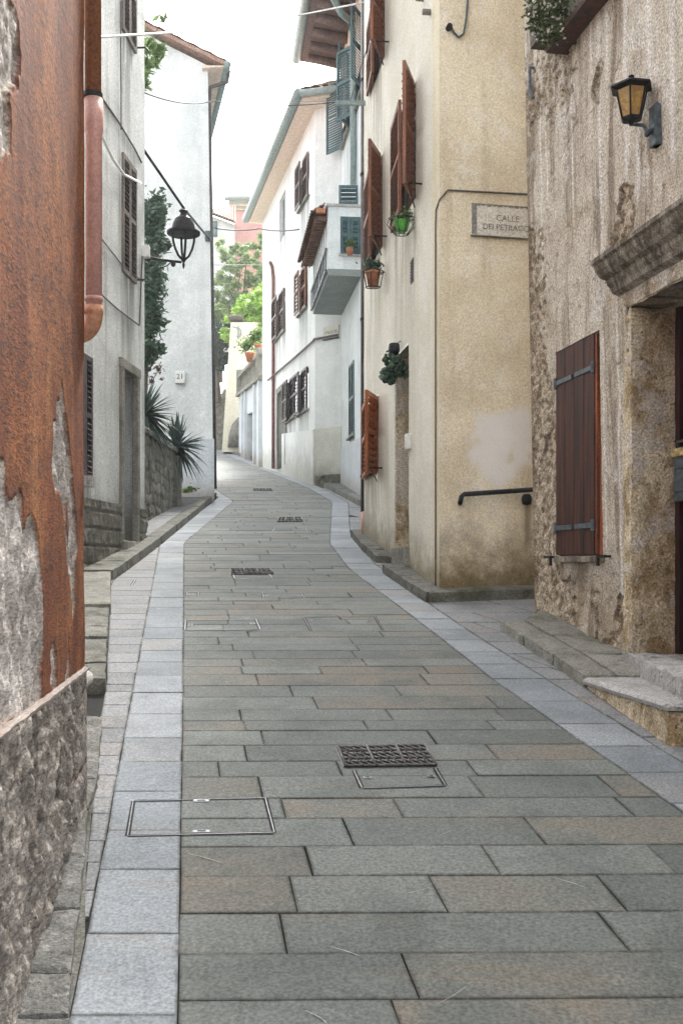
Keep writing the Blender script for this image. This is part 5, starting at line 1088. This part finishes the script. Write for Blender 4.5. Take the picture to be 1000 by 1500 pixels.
# ---------------------------------------------------------------- R4 white house
h4 = empty('white_gutter_house', (-.66, 25.6, gz(25.6)), 'tall white house at the bend with brown shutters, grey-green gutter and chamfered street corner', 'house')
W4 = Wall((-.66, 25.6), (-2.62, 34.0)); W34 = Wall((.02, 25.02), (-.66, 25.6))
def sp4(a, b, t, bm): m_ = (a+b)/2; return (W4.uz(a, 400)[0], W4.uz(b, 400)[0], W4.uz(m_, bm)[1], W4.uz(m_, t)[1])
w4 = [(sp4(453, 439, 236, 298), 'shut_mid'), (sp4(418, 410, 286, 348), None), (sp4(418, 404, 432, 492), 'shut_mid'), (sp4(450, 438, 396, 456), 'shut_brown'), (sp4(434, 420, 556, 614), 'shut_dark'), (sp4(452, 437, 544, 604), 'shut_dark')]
d4 = sp4(419, 408, 572, 684)
holes = [q[0]+(.1,) for q in w4]+[d4+(.25,)]
wallgrid(W4, 'wall', M['white4'], h4, 0, W4.L, 3.4, 13.2, .08, holes, mask=drip(holes, 1., 1.0), disp=lambda U, Z: (fbm(U, Z, 9)-.5)*.03*np.clip(U, 0, 1))
wallgrid(W34, 'wall', M['white4'], h4, 0, W34.L, 3.2, 13.2, .12)
closed_volume('wall', [(-2.62, 34), (4, 36), (4, 25.3), (.02, 25.02)], 3.4, 13.2, M['white4'], h4, skip=(3,))
for q, sh in w4:
    win = flatwin(W4, *q, h4, M['white3'] if sh is None else M[sh], style='none', depth=.1, sill=sh is not None)
    if sh:
        w = q[1]-q[0]; h = q[3]-q[2]
        for k_ in (0, 1): louver(W4.M(q[0]+k_*w/2, q[2], .05+.08*k_), w/2-.01, h, M[sh], win, slat=.09)
mb = MB(); mb.M = W4.M(d4[0], d4[2], -.22); mb.box(((d4[1]-d4[0])/2, 0, (d4[3]-d4[2])/2), (d4[1]-d4[0], .05, d4[3]-d4[2])); mb.build('door', M['kerb'], h4)
mb = MB(); 
for z0_, z1_ in ((d4[2], d4[3]),):
    for u in (d4[0]-.07, d4[1]+.07): mb.box(W4.pt(u, (z0_+z1_)/2, .02), (.14, .06, z1_-z0_), Matrix.Rotation(W4.ang, 3, 'Z'))
    mb.box(W4.pt((d4[0]+d4[1])/2, z1_+.08, .02), (d4[1]-d4[0]+.3, .065, .16), Matrix.Rotation(W4.ang, 3, 'Z'))
mb.build('door_frame', M['kerb'], h4)
# chamfer dado and roof
zd = W34.uz(480, 627)[1]; mb = MB(); mb.hexa([W34.pt(0, 3, 0), W34.pt(W34.L, 3, 0), W34.pt(W34.L+.0, 3, .05), W34.pt(0, 3, .05), W34.pt(0, zd, 0), W34.pt(W34.L, zd, 0), W34.pt(W34.L, zd, .05), W34.pt(0, zd, .05)]); mb.build('dado', M['dadoc'], h4)
mb = MB(); mb.hexa([W4.pt(0, 3, 0), W4.pt(4.6, 3, 0), W4.pt(4.6, 3, .05), W4.pt(0, 3, .05), W4.pt(0, zd, 0), W4.pt(4.6, 5.6, 0), W4.pt(4.6, 5.6, .05), W4.pt(0, zd, .05)]); mb.build('dado', M['white4'], h4)
mb = MB(); mb.stone([(-.66, 25.35), (-.03, 24.9), (.0, 25.2), (-.5, 25.6)], 3.4, 3.98, .1, .05); mb.build('worn_corner_stone', M['rubble'], h4)
ov = .42; zr = 13.15
mb = MB(); mb.hexa([W4.pt(-.45, zr, -.1), W4.pt(W4.L+.3, zr, -.1), W4.pt(W4.L+.3, zr+.02, ov), W4.pt(-.45, zr+.02, ov), W4.pt(-.45, zr+.14, -.1), W4.pt(W4.L+.3, zr+.14, -.1), W4.pt(W4.L+.3, zr+.14, ov), W4.pt(-.45, zr+.14, ov)])
a = W4.pt(-.45, zr, ov); b = Vector((1.2, 24.6, zr)); mb.hexa([Vector((1.2, 25.5, zr-.02)), Vector((-.8, 25.6, zr-.02)), a, b, Vector((1.2, 25.5, zr+.12)), Vector((-.8, 25.6, zr+.12)), a+Vector((0, 0, .12)), b+Vector((0, 0, .12))]); mb.build('soffit', M['peach'], h4)
mb = MB(); mb.tube([W4.pt(-.5, zr+.12, ov+.1), W4.pt(W4.L+.3, zr+.12, ov+.1)], .12, 12); mb.build('gutter', M['gutter'], h4, smooth=True)
mb = MB(); mb.tube([a+Vector((-.05, -.05, .12)), b+Vector((0, -.05, .2))], .09, 10); mb.build('gutter', M['gutter'], h4, smooth=True)
tiles(W4.pt(-.5, zr+.2, ov), W4.pt(W4.L+.3, zr+.2, ov), W4.pt(-.5, zr+1.4, -3), W4.pt(W4.L+.3, zr+1.4, -3), 34, 10, M['tile'], h4)
tiles(a+Vector((0, 0, .2)), b+Vector((0, 0, .2)), W4.pt(-.4, zr+.55, -.6), W4.pt(-.4, zr+.55, -2.4), 9, 5, M['tile'], h4)
u, _ = W4.uz(403.5, 500); mb = MB(); mb.tube([W4.pt(u-.25, W4.uz(403, 392)[1]+.05, .2), W4.pt(u, W4.uz(403, 392)[1], .1), W4.pt(u, W4.uz(403, 410)[1], .07), W4.pt(u, 4.7, .07)], .055, 10); mb.build('downpipe', M['pipered'], h4, smooth=True)
mb = MB(); q = [W4.pt(*W4.uz(392, 557, .05), .05), W4.pt(*W4.uz(430, 525, .05), .05), W4.pt(*W4.uz(459, 499, .05), .05), W34.pt(W34.L, W4.uz(461, 498)[1], .05), W34.pt(.1, W4.uz(461, 498)[1], .05)]
mb.tube(q, .03, 6); tag(mb.build('conduit', M['pipe']), 'dark conduit slanting across the white bend house and along below its street sign', 'conduit')
s2 = empty('small_street_sign', W34.pt(.3, 7, .02), 'small square marble street sign on the chamfered corner of the white bend house', 'street sign')
uu, z = W34.uz(485.5, 487); z0_, z1_ = W34.uz(485, 496)[1], W34.uz(485, 478)[1]
mb = MB(); mb.M = W34.M(uu, (z0_+z1_)/2, .02); mb.box((0, 0, 0), (.5, .03, z1_-z0_)); mb.build('plate', M['plate'], s2, bevel=.005)
mb = MB(); mb.M = W34.M(uu, z0_-.01, .03); mb.box((0, 0, 0), (.5, .05, .03)); mb.build('lower_edge', M['letterdark'], s2)
text('CALLE DI', .1, MT(W34, uu, (z0_+z1_)/2, .037), M['letterdark'], s2)
# ---------------------------------------------------------------- beyond the bend
tg = empty('terrace_wall', (-2.7, 34.2, gz(34.2)), 'grey rendered terrace wall with doorway and stone balustrade beyond the white bend house', 'wall')
WT = Wall((-2.66, 34.1), (-4.4, 44.0))
def q4(mb, W, u0, u1, za0, za1, zb0, zb1, o0, o1): mb.hexa([W.pt(u0, za0, o0), W.pt(u1, zb0, o0), W.pt(u1, zb0, o1), W.pt(u0, za0, o1), W.pt(u0, za1, o0), W.pt(u1, zb1, o0), W.pt(u1, zb1, o1), W.pt(u0, za1, o1)])
ta, tb = WT.uz(374, 600)[0], WT.uz(362, 600)[0]; zz = lambda u: 7.9+1.05*u/WT.L
mb = MB(); q4(mb, WT, 0, ta, 4, zz(0), 4, zz(ta), -.4, 0); q4(mb, WT, tb, WT.L, 4, zz(tb), 5, zz(WT.L), -.4, 0); q4(mb, WT, ta, tb, 7.2, zz(ta), 7.6, zz(tb), -.4, 0)
for u in (.1, ta-.3, tb+.1, tb+1.6): q4(mb, WT, u, u+.3, 4, zz(u), 4, zz(u), 0, .10)
mb.build('wall', M['dado'], tg); mb = MB(); q4(mb, WT, ta, tb, 4, 7.2, 4, 7.6, -.35, -.3); mb.build('gate', M['doorbrown'], tg)
mb = MB(); q4(mb, WT, -.1, WT.L+.1, zz(0), zz(0)+.12, zz(WT.L), zz(WT.L)+.12, -.45, .14); q4(mb, WT, 0, WT.L, zz(0)+.85, zz(0)+.95, zz(WT.L)+.75, zz(WT.L)+.85, -.3, .1); mb.build('coping', M['kerb'], tg)
mb = MB()
for i in range(22):
    u = .5+i*.44; c = WT.pt(u, zz(u)+.12, -.1); mb.lathe([(.06, 0), (.05, .05), (.09, .2), (.05, .42), (.04, .55), (.07, .65), (.07, .72)], c, 8)
tag(mb.build('balusters', M['kerb'], tg, smooth=True))
mb = MB()
for u in (.6, 9.6): c = WT.pt(u, 0, -.1); mb.box(Vector((c.x, c.y, zz(u)+.55)), (.45, .45, 1.1))
mb.build('pier', M['kerb'], tg, bevel=.03)
for (px, py, Y, s_, lb_) in ((366, 530, 36.5, .17, 'large dark terracotta pot of green shrubbery on the balustrade of the terrace wall'), (379, 517, 35.2, .15, 'reddish terracotta pot on the balustrade pier nearest the white bend house')):
    e = empty('potted_shrub', P(px, py, Y), lb_, 'planter'); mb = MB(); mb.lathe([(s_*.6, 0), (s_, s_*1.6), (s_*1.1, s_*1.6), (s_*1.1, s_*1.9), (s_*.9, s_*1.85)], P(px, py, Y), 14); mb.build('pot', M['terracotta'], e, smooth=True)
    leaves('foliage', pxclump([(px, py-28, Y, 13, 10, 1), (px-6, py-22, Y, 9, 8, 1)]), 500, .16, M['lf_mid'], e, seed=int(px))
ch = empty('cream_house', P(345, 660, 46), 'tall narrow cream end wall standing where the street disappears to the left', 'house')
mb = MB(); A_ = [P(325, 662, 45), P(356, 662, 45), P(395, 662, 47), P(395, 662, 50), P(330, 662, 50)]; B_ = [P(338, 472, 45), P(357, 472, 45), P(395, 472, 47), P(395, 472, 50), P(338, 472, 50)]
mb.add(A_+B_, [(0, 1, 6, 5), (1, 2, 7, 6), (2, 3, 8, 7), (3, 4, 9, 8), (4, 0, 5, 9), (5, 6, 7, 8, 9)]); mb.build('wall', M['creamfar'], ch)
mb = MB(); mb.box(P(347.5, 471, 46.2), (.62, 2.4, .05)); mb.build('coping', M['kerb'], ch)
mb = MB(); c = P(349, 487, 44.95); mb.tube([c+Vector((.12*math.cos(a), 0, .2*math.sin(a))) for a in np.linspace(-2.2, 2.2, 12)], .025, 6); mb.tube([c+Vector((0, 0, -.3)), c+Vector((0, 0, .28))], .025, 6); mb.tube([c+Vector((-.25, 0, .25)), c+Vector((-.02, 0, .2))], .02, 6); mb.build('iron_ornament', M['gutter'], ch)
mb = MB(); mb.lathe([(.5, 0), (.45, .5), (.3, 1.0), (.05, 1.3)], P(350, 655, 44.9), 12); mb.build('buttress', M['rubble'], ch, smooth=True)
st = empty('stair_wall', P(320, 655, 49), 'dark stone boundary wall curving up to the left behind the pale tower house', 'wall')
mb = MB(); WS = [(-9.5, 50), (-5.3, 50), (-5.3, 50.6), (-9.5, 50.6)]
mb.add([P(290, 665, 50), P(331, 665, 50), P(331, 572, 50), P(322, 590, 50), P(312, 597, 50), P(290, 598, 50)]+[P(290, 665, 51), P(331, 665, 51), P(331, 572, 51), P(322, 590, 51), P(312, 597, 51), P(290, 598, 51)], [(0, 1, 2, 3, 4, 5), (11, 10, 9, 8, 7, 6), (0, 6, 7, 1), (1, 7, 8, 2), (2, 8, 9, 3), (3, 9, 10, 4), (4, 10, 11, 5)]); mb.build('stonework', M['rubble'], st)
mb = MB(); mb.tube([P(290, 597, 50), P(312, 596, 50), P(322, 589, 50), P(332, 571, 50)], .14, 6); mb.build('coping', M['kerb'], st)
# pink house
pk = empty('pink_house', P(365, 480, 62), 'distant salmon-pink house with cream cornice and tiled hip roof above the trees', 'house')
def pxbox(mb, x0, x1, y0, y1, Y, dp): a, b = P(x0, y1, Y), P(x1, y0, Y); mb.box(((a.x+b.x)/2, Y+dp/2, (a.z+b.z)/2), (b.x-a.x, dp, b.z-a.z))
mb = MB(); pxbox(mb, 343, 460, 306, 560, 60, 8); mb.build('wall', M['pink'], pk)
mb = MB(); pxbox(mb, 340, 462, 300, 307, 59.8, 8.4); pxbox(mb, 335, 464, 293, 301, 59.5, 8.8); mb.build('cornice', M['creamfar'], pk)
mb = MB(); mb.tube([P(329, 291, 59.2), P(465, 291, 59.2)], .12, 8); mb.build('gutter', M['gutter'], pk)
tiles(P(330, 290, 59.2), P(465, 290, 59.2), P(348, 281, 63), P(455, 268, 63), 30, 8, M['tile'], pk)
sh = empty('small_tiled_house', P(325, 350, 55), 'small distant white house with sloping red tile roof, left of the pink house', 'house')
mb = MB(); mb.add([P(285, 520, 56), P(344, 520, 56), P(344, 329, 56), P(312, 317, 56), P(285, 318, 56)]+[P(285, 520, 60), P(344, 520, 60), P(344, 329, 60), P(312, 317, 60), P(285, 318, 60)], [(0, 1, 2, 3, 4), (1, 6, 7, 2), (5, 9, 8, 7, 6)]); mb.build('wall', M['white4'], sh)
tiles(P(308, 314, 55.6), P(345, 328, 55.6), P(308, 308, 58.5), P(345, 304, 58.5), 10, 6, M['tile'], sh, amp=.1)
mb = MB(); pxbox(mb, 311.5, 318, 324, 346, 55.9, .2); wn = mb.build('window', M['shut_green'], sh); mb = MB(); pxbox(mb, 312.3, 316.5, 326, 344, 55.85, .1); mb.build('pane', M['glassblue'], wn)
# trees
def tree(px, py, Y, items, n, size, mat, label, name='tree', seed=1, trunk=None, group=None):
    e = empty(name, P(px, py, Y), label, 'tree', group); leaves('crown', pxclump(items), n, size, mat, e, seed=seed)
    mb = MB(); base = P(px, py, Y); r = random.Random(seed); tops = [P(i[0], i[1], i[2]) for i in items]
    mid = base.lerp(sum(tops, Vector())/len(tops), .55); mb.tube([base, mid], [.16, .10], 8)
    for t in r.sample(tops, min(len(tops), 16)): mb.tube([mid, mid.lerp(t, .5)+Vector((r.uniform(-.2, .2), 0, .1)), t], [.05, .028, .01], 5)
    mb.build('trunk', M['bark'], e)
def scatter(n, x0, x1, y0, y1, Y, r0, r1, seed, cond=None):
    r = random.Random(seed); o = []
    while len(o) < n:
        x, y = r.uniform(x0, x1), r.uniform(y0, y1)
        if cond and not cond(x, y): continue
        q = r.uniform(r0, r1); o.append((x, y, Y+r.uniform(-1, 1), q, q*.8, q))
    return o
tree(352, 560, 52, scatter(120, 316, 392, 340, 470, 52, 3, 7, 3, lambda x, y: y > 345+abs(x-342)*.5 or x > 380), 26000, .2, M['lf_olive'], 'airy pale olive-green tree reaching up in front of the pink house', seed=3)
tree(365, 545, 47.5, scatter(70, 330, 392, 418, 505, 47, 4, 9, 5, lambda x, y: y > 470-(x-325)*.9), 22000, .22, M['lf_bright'], 'dense bright green bush-like tree above the terrace wall', seed=6)
tree(320, 590, 48.5, scatter(50, 300, 336, 472, 540, 48.5, 4, 8, 7, lambda x, y: y < 560-(335-x)*.6), 9000, .2, M['lf_dark'], 'dark drooping evergreen between the tower house and the cream wall', seed=8)
tree(316, 600, 56, scatter(6, 300, 322, 585, 598, 54, 6, 9, 9), 900, .25, M['lf_mid'], 'low green shrub behind the dark stair wall', name='shrub', seed=9)
tree(322, 560, 53.5, scatter(50, 300, 350, 395, 480, 53.5, 4, 8, 11), 13000, .2, M['lf_olive'], 'sparse grey-green tree behind, low at the left beside the tower house', seed=13)
# hanging greenery on terrace: bright bush left of the white house
# ---------------------------------------------------------------- overhead wires
cable([P(120, 55, 4.8), P(146, 54, 8), P(300, 45, 15), P(440, 22, 17), P(560, -2, 13.8)], .012, M['cablelt'], 'pale overhead cable crossing the sky from the red house to the upper brown shutters', n=3)
cable([P(206, 133, 14), P(312, 148, 20.7), P(500, 148, 25)], .014, M['cable'], 'thin overhead wire from the white left house past the tower house gutter', sag=.1)
cable([P(315, 334, 24), P(380, 335, 29), P(438, 336, 26)], .018, M['cable'], 'grey overhead wire level with the pink house, ending at the balcony', sag=.05)
cable([P(314, 388, 30), P(385, 388, 33.5), P(392, 394, 33), P(402, 392, 32.5)], .014, M['cablelt'], 'pale thin wire crossing the trees to the red-brown downpipe top', n=4)
# anchor on the tower
mb = MB(); mb.box(P(305, 346, 20.75), (.12, .1, .2)); tag(mb.build('cable_anchor', M['iron_blue'], bevel=.01), 'iron cable anchor on the street corner of the pale tower house', 'anchor')
# ---------------------------------------------------------------- drain covers
def cover(corners, label, lugs, group='inset paving covers', edges='all', w=.010, fill=True):
    g = [gp(*c) for c in corners]   # far-left, far-right, near-right, near-left in photo pixels -> ground points
    c = (sum(p[0] for p in g)/4, sum(p[1] for p in g)/4); e = empty('access_cover', (c[0], c[1], gz(c[1])), label, 'manhole cover', group)
    mb = MB()
    for i in range(4):
        if edges != 'all' and i not in edges: continue
        a, b = Vector(g[i]), Vector(g[(i+1) % 4]); d = (b-a).normalized(); n = Vector((-d.y, d.x))
        for o0, o1 in ((0, w), ):
            q = [a+n*o0-d*.0, b+n*o0, b+n*o1, a+n*o1]; vs = [(p.x, p.y, gz(p.y)+.0045) for p in q]; mb.add(vs, [(0, 1, 2, 3)])
    fr = mb.build('frame', M['steel'], e)
    mb = MB()
    for i in range(4):
        if edges != 'all' and i not in edges: continue
        a, b = Vector(g[i]), Vector(g[(i+1) % 4]); d = (b-a).normalized(); n = Vector((-d.y, d.x)); k_ = 1
        q = [a-n*.009, b-n*.009, b-n*.0, a-n*.0]; mb.add([(p.x, p.y, gz(p.y)+.003) for p in q], [(0, 1, 2, 3)])
        q = [a+n*(w+.001), b+n*(w+.001), b+n*(w+.007), a+n*(w+.010)]; mb.add([(p.x, p.y, gz(p.y)+.003) for p in q], [(0, 1, 2, 3)])
    mb.build('joint', M['dark'], e)
    for lx, ly, sx, sy in lugs:
        p = gp(lx, ly); mb = MB(); z = gz(p[1])
        mb.add([(p[0]-sx, p[1]-sy, gz(p[1]-sy)+.0055), (p[0]+sx, p[1]-sy, gz(p[1]-sy)+.0055), (p[0]+sx, p[1]+sy, gz(p[1]+sy)+.0055), (p[0]-sx, p[1]+sy, gz(p[1]+sy)+.0055)], [(0, 1, 2, 3)]); lg = mb.build('lifting_lug', M['steel'], e)
        mb = MB(); mb.add([(p[0]-sx*.5, p[1]-sy*.35, gz(p[1]-sy*.35)+.007), (p[0]+sx*.5, p[1]-sy*.35, gz(p[1]-sy*.35)+.007), (p[0]+sx*.5, p[1]+sy*.35, gz(p[1]+sy*.35)+.007), (p[0]-sx*.5, p[1]+sy*.35, gz(p[1]+sy*.35)+.007)], [(0, 1, 2, 3)]); mb.build('keyhole', M['dark'], lg)
    return e
cover([(196, 1174), (388, 1170), (401, 1220), (188, 1225)], 'large paved-in access cover straddling the left white strip and the road in the foreground', [(295, 1174, .036, .014), (295, 1219, .036, .013)], w=.004)
cover([(273, 909), (374, 908), (380, 922), (272, 923)], 'paved-in cover touching the left strip, left of the similar dark-rimmed one', [(279, 916, .02, .035), (370, 914, .02, .035)], w=.012)
cover([(445, 904), (548, 903), (560, 923), (455, 923)], 'paved-in cover in mid street with a strong dark rim, right of a similar one', [(455, 909, .015, .02), (540, 909, .015, .02)], w=.006, edges=(0, 1, 3))
cover([(385, 869), (440, 869), (445, 876), (387, 876)], 'small narrow paved-in cover just below the nearest far drain grating', [(389, 873, .02, .03), (440, 873, .02, .03)], w=.01)
cover([(404, 773), (447, 773), (449, 780), (398, 780)], 'tiny far cover in the upper street below the middle grating', [(402, 777, .03, .03), (445, 776, .03, .03)], w=.014)
cover([(275, 868), (290, 868), (290, 874), (275, 874)], 'very small metal-rimmed cover at the edge of the left strip beyond the paired covers', [(280, 871, .03, .03)], w=.01)
cover([(166, 850), (197, 850), (192, 858), (162, 858)], 'small pale inspection cover on the outer left pavement below the kerb end', [], w=.014)
def grate(corners, cov, label, nb=11, rows=5):
    g = [Vector(gp(*c)) for c in corners]; c = sum(g, Vector((0, 0)))/4; e = empty('drain_grating', (c.x, c.y, gz(c.y)), label, 'drain grate', 'street drain gratings')
    up = lambda p, h: Vector((p.x, p.y, gz(p.y)+h))
    mb = MB(); mb.add([up(p, .0035) for p in g], [(0, 1, 2, 3)]); mb.build('dark_hole_sheet', M['dark'], e)  # flat black sheet under the bars, painted shade in place of a hole
    B = lambda s, t: (g[3].lerp(g[2], s)).lerp(g[0].lerp(g[1], s), t)
    mb = MB()
    for r in range(rows+1):
        t = r/rows; pts = [up(B(s, min(1, max(0, t+.035*math.sin(s*nb*2*math.pi)))), .008) for s in np.linspace(0, 1, nb*8+1)]; mb.tube(pts, .0075, 5)
    for k_ in range(nb+1):
        s = k_/nb; pts = [up(B(min(1, max(0, s+.02*(-1)**int(t*rows+.01))), t), .006) for t in np.linspace(0, 1, rows*2+1)]; mb.tube(pts, .005, 4)
    for s in (.0, .333, .667, 1.): mb.tube([up(B(s, 0), .009), up(B(s, 1), .009)], .009, 5)
    mb.build('iron_bars', M['grate'], e, smooth=True)
    mb = MB()
    for a, b in ((0, 3), (1, 2)):
        d = Vector((.012, 0)) if a == 1 else Vector((-.012, 0)); mb.add([up(g[a], .005), up(g[b], .005), up(g[b]+d, .005), up(g[a]+d, .005)], [(0, 1, 2, 3)])
    mb.build('rim', M['steel'], e)
grate([(494, 1096), (622, 1093), (638, 1122), (506, 1124)], None, 'large cast-iron drain grating of wavy bars in the foreground road', 12, 5)
cover([(519, 1129), (636, 1126), (651, 1151), (531, 1155)], 'stone-filled drain cover with two metal lugs directly in front of the large foreground grating', [(538, 1140, .022, .014), (631, 1138, .02, .012)], w=.007, edges=(1, 2, 3))
grate([(337, 834), (396, 834), (400, 841), (340, 842)], None, 'middle-distance drain grating near the centre of the street', 8, 3)
cover([(343, 842), (393, 841), (398, 847), (345, 848)], 'stone-filled cover just in front of the middle-distance grating', [], w=.014, edges=(1, 2, 3))
grate([(408, 759), (441, 758), (443, 764), (406, 765)], None, 'far drain grating in the upper street, left of the white right-hand strip', 7, 2)
grate([(370, 716), (398, 716), (399, 719), (371, 719)], None, 'farthest drain grating where the street bends left', 6, 2)
mb = MB(); mb.box((0, 69, 12.5), (104, 186, 34)); hz = mb.build('haze', None); hz['kind'] = 'stuff'
hm = bpy.data.materials.new('haze'); hm.use_nodes = True; hm.node_tree.nodes.clear(); ho = hm.node_tree.nodes.new('ShaderNodeOutputMaterial'); hv = hm.node_tree.nodes.new('ShaderNodeVolumePrincipled')
hv.inputs['Color'].default_value = (.93, .95, .98, 1); hv.inputs['Density'].default_value = HZ; hv.inputs['Anisotropy'].default_value = .2; hm.node_tree.links.new(hv.outputs[0], ho.inputs['Volume']); hz.data.materials.append(hm)
# ---------------------------------------------------------------- camera, world, sun
cam = bpy.data.cameras.new('camera'); co = link(bpy.data.objects.new('camera', cam)); co.location = (0, 0, H); co.rotation_euler = (math.pi/2, 0, 0)
cam.lens = 36; cam.sensor_width = 36; cam.sensor_fit = 'AUTO'; cam.shift_y = .05; cam.clip_end = 2000; cam.clip_start = .05; SC.camera = co
w = bpy.data.worlds.new('World'); SC.world = w; w.use_nodes = True; nt = w.node_tree; bg = nt.nodes['Background']
sky = nt.nodes.new('ShaderNodeTexSky'); sky.sky_type = 'NISHITA'; sky.sun_disc = False
ELEV, AZ = math.radians(48), math.radians(8)   # sun high, ahead of the camera
sky.sun_elevation = ELEV; sky.sun_rotation = AZ; sky.dust_density = 4; sky.air_density = 1.0; sky.ozone_density = 1
hsv = nt.nodes.new('ShaderNodeHueSaturation'); hsv.inputs['Saturation'].default_value = .11; hsv.inputs['Value'].default_value = 1.0
nt.links.new(sky.outputs[0], hsv.inputs['Color']); nt.links.new(hsv.outputs[0], bg.inputs[0]); bg.inputs[1].default_value = .112
sun = bpy.data.lights.new('sun', 'SUN'); sun.energy = 1.5; sun.angle = math.radians(11); sun.color = (1, .96, .9); so = link(bpy.data.objects.new('sun', sun))
dv = Vector((math.sin(AZ)*math.cos(ELEV), math.cos(AZ)*math.cos(ELEV), math.sin(ELEV))); so.rotation_euler = dv.to_track_quat('Z', 'Y').to_euler(); so.location = (0, 10, 30)
vs = SC.view_settings; vs.view_transform = 'Standard'; vs.look = 'None'; vs.exposure = 2.75; vs.gamma = 1; vs.use_curve_mapping = False
SC.cycles.max_bounces = 8; SC.cycles.diffuse_bounces = 5
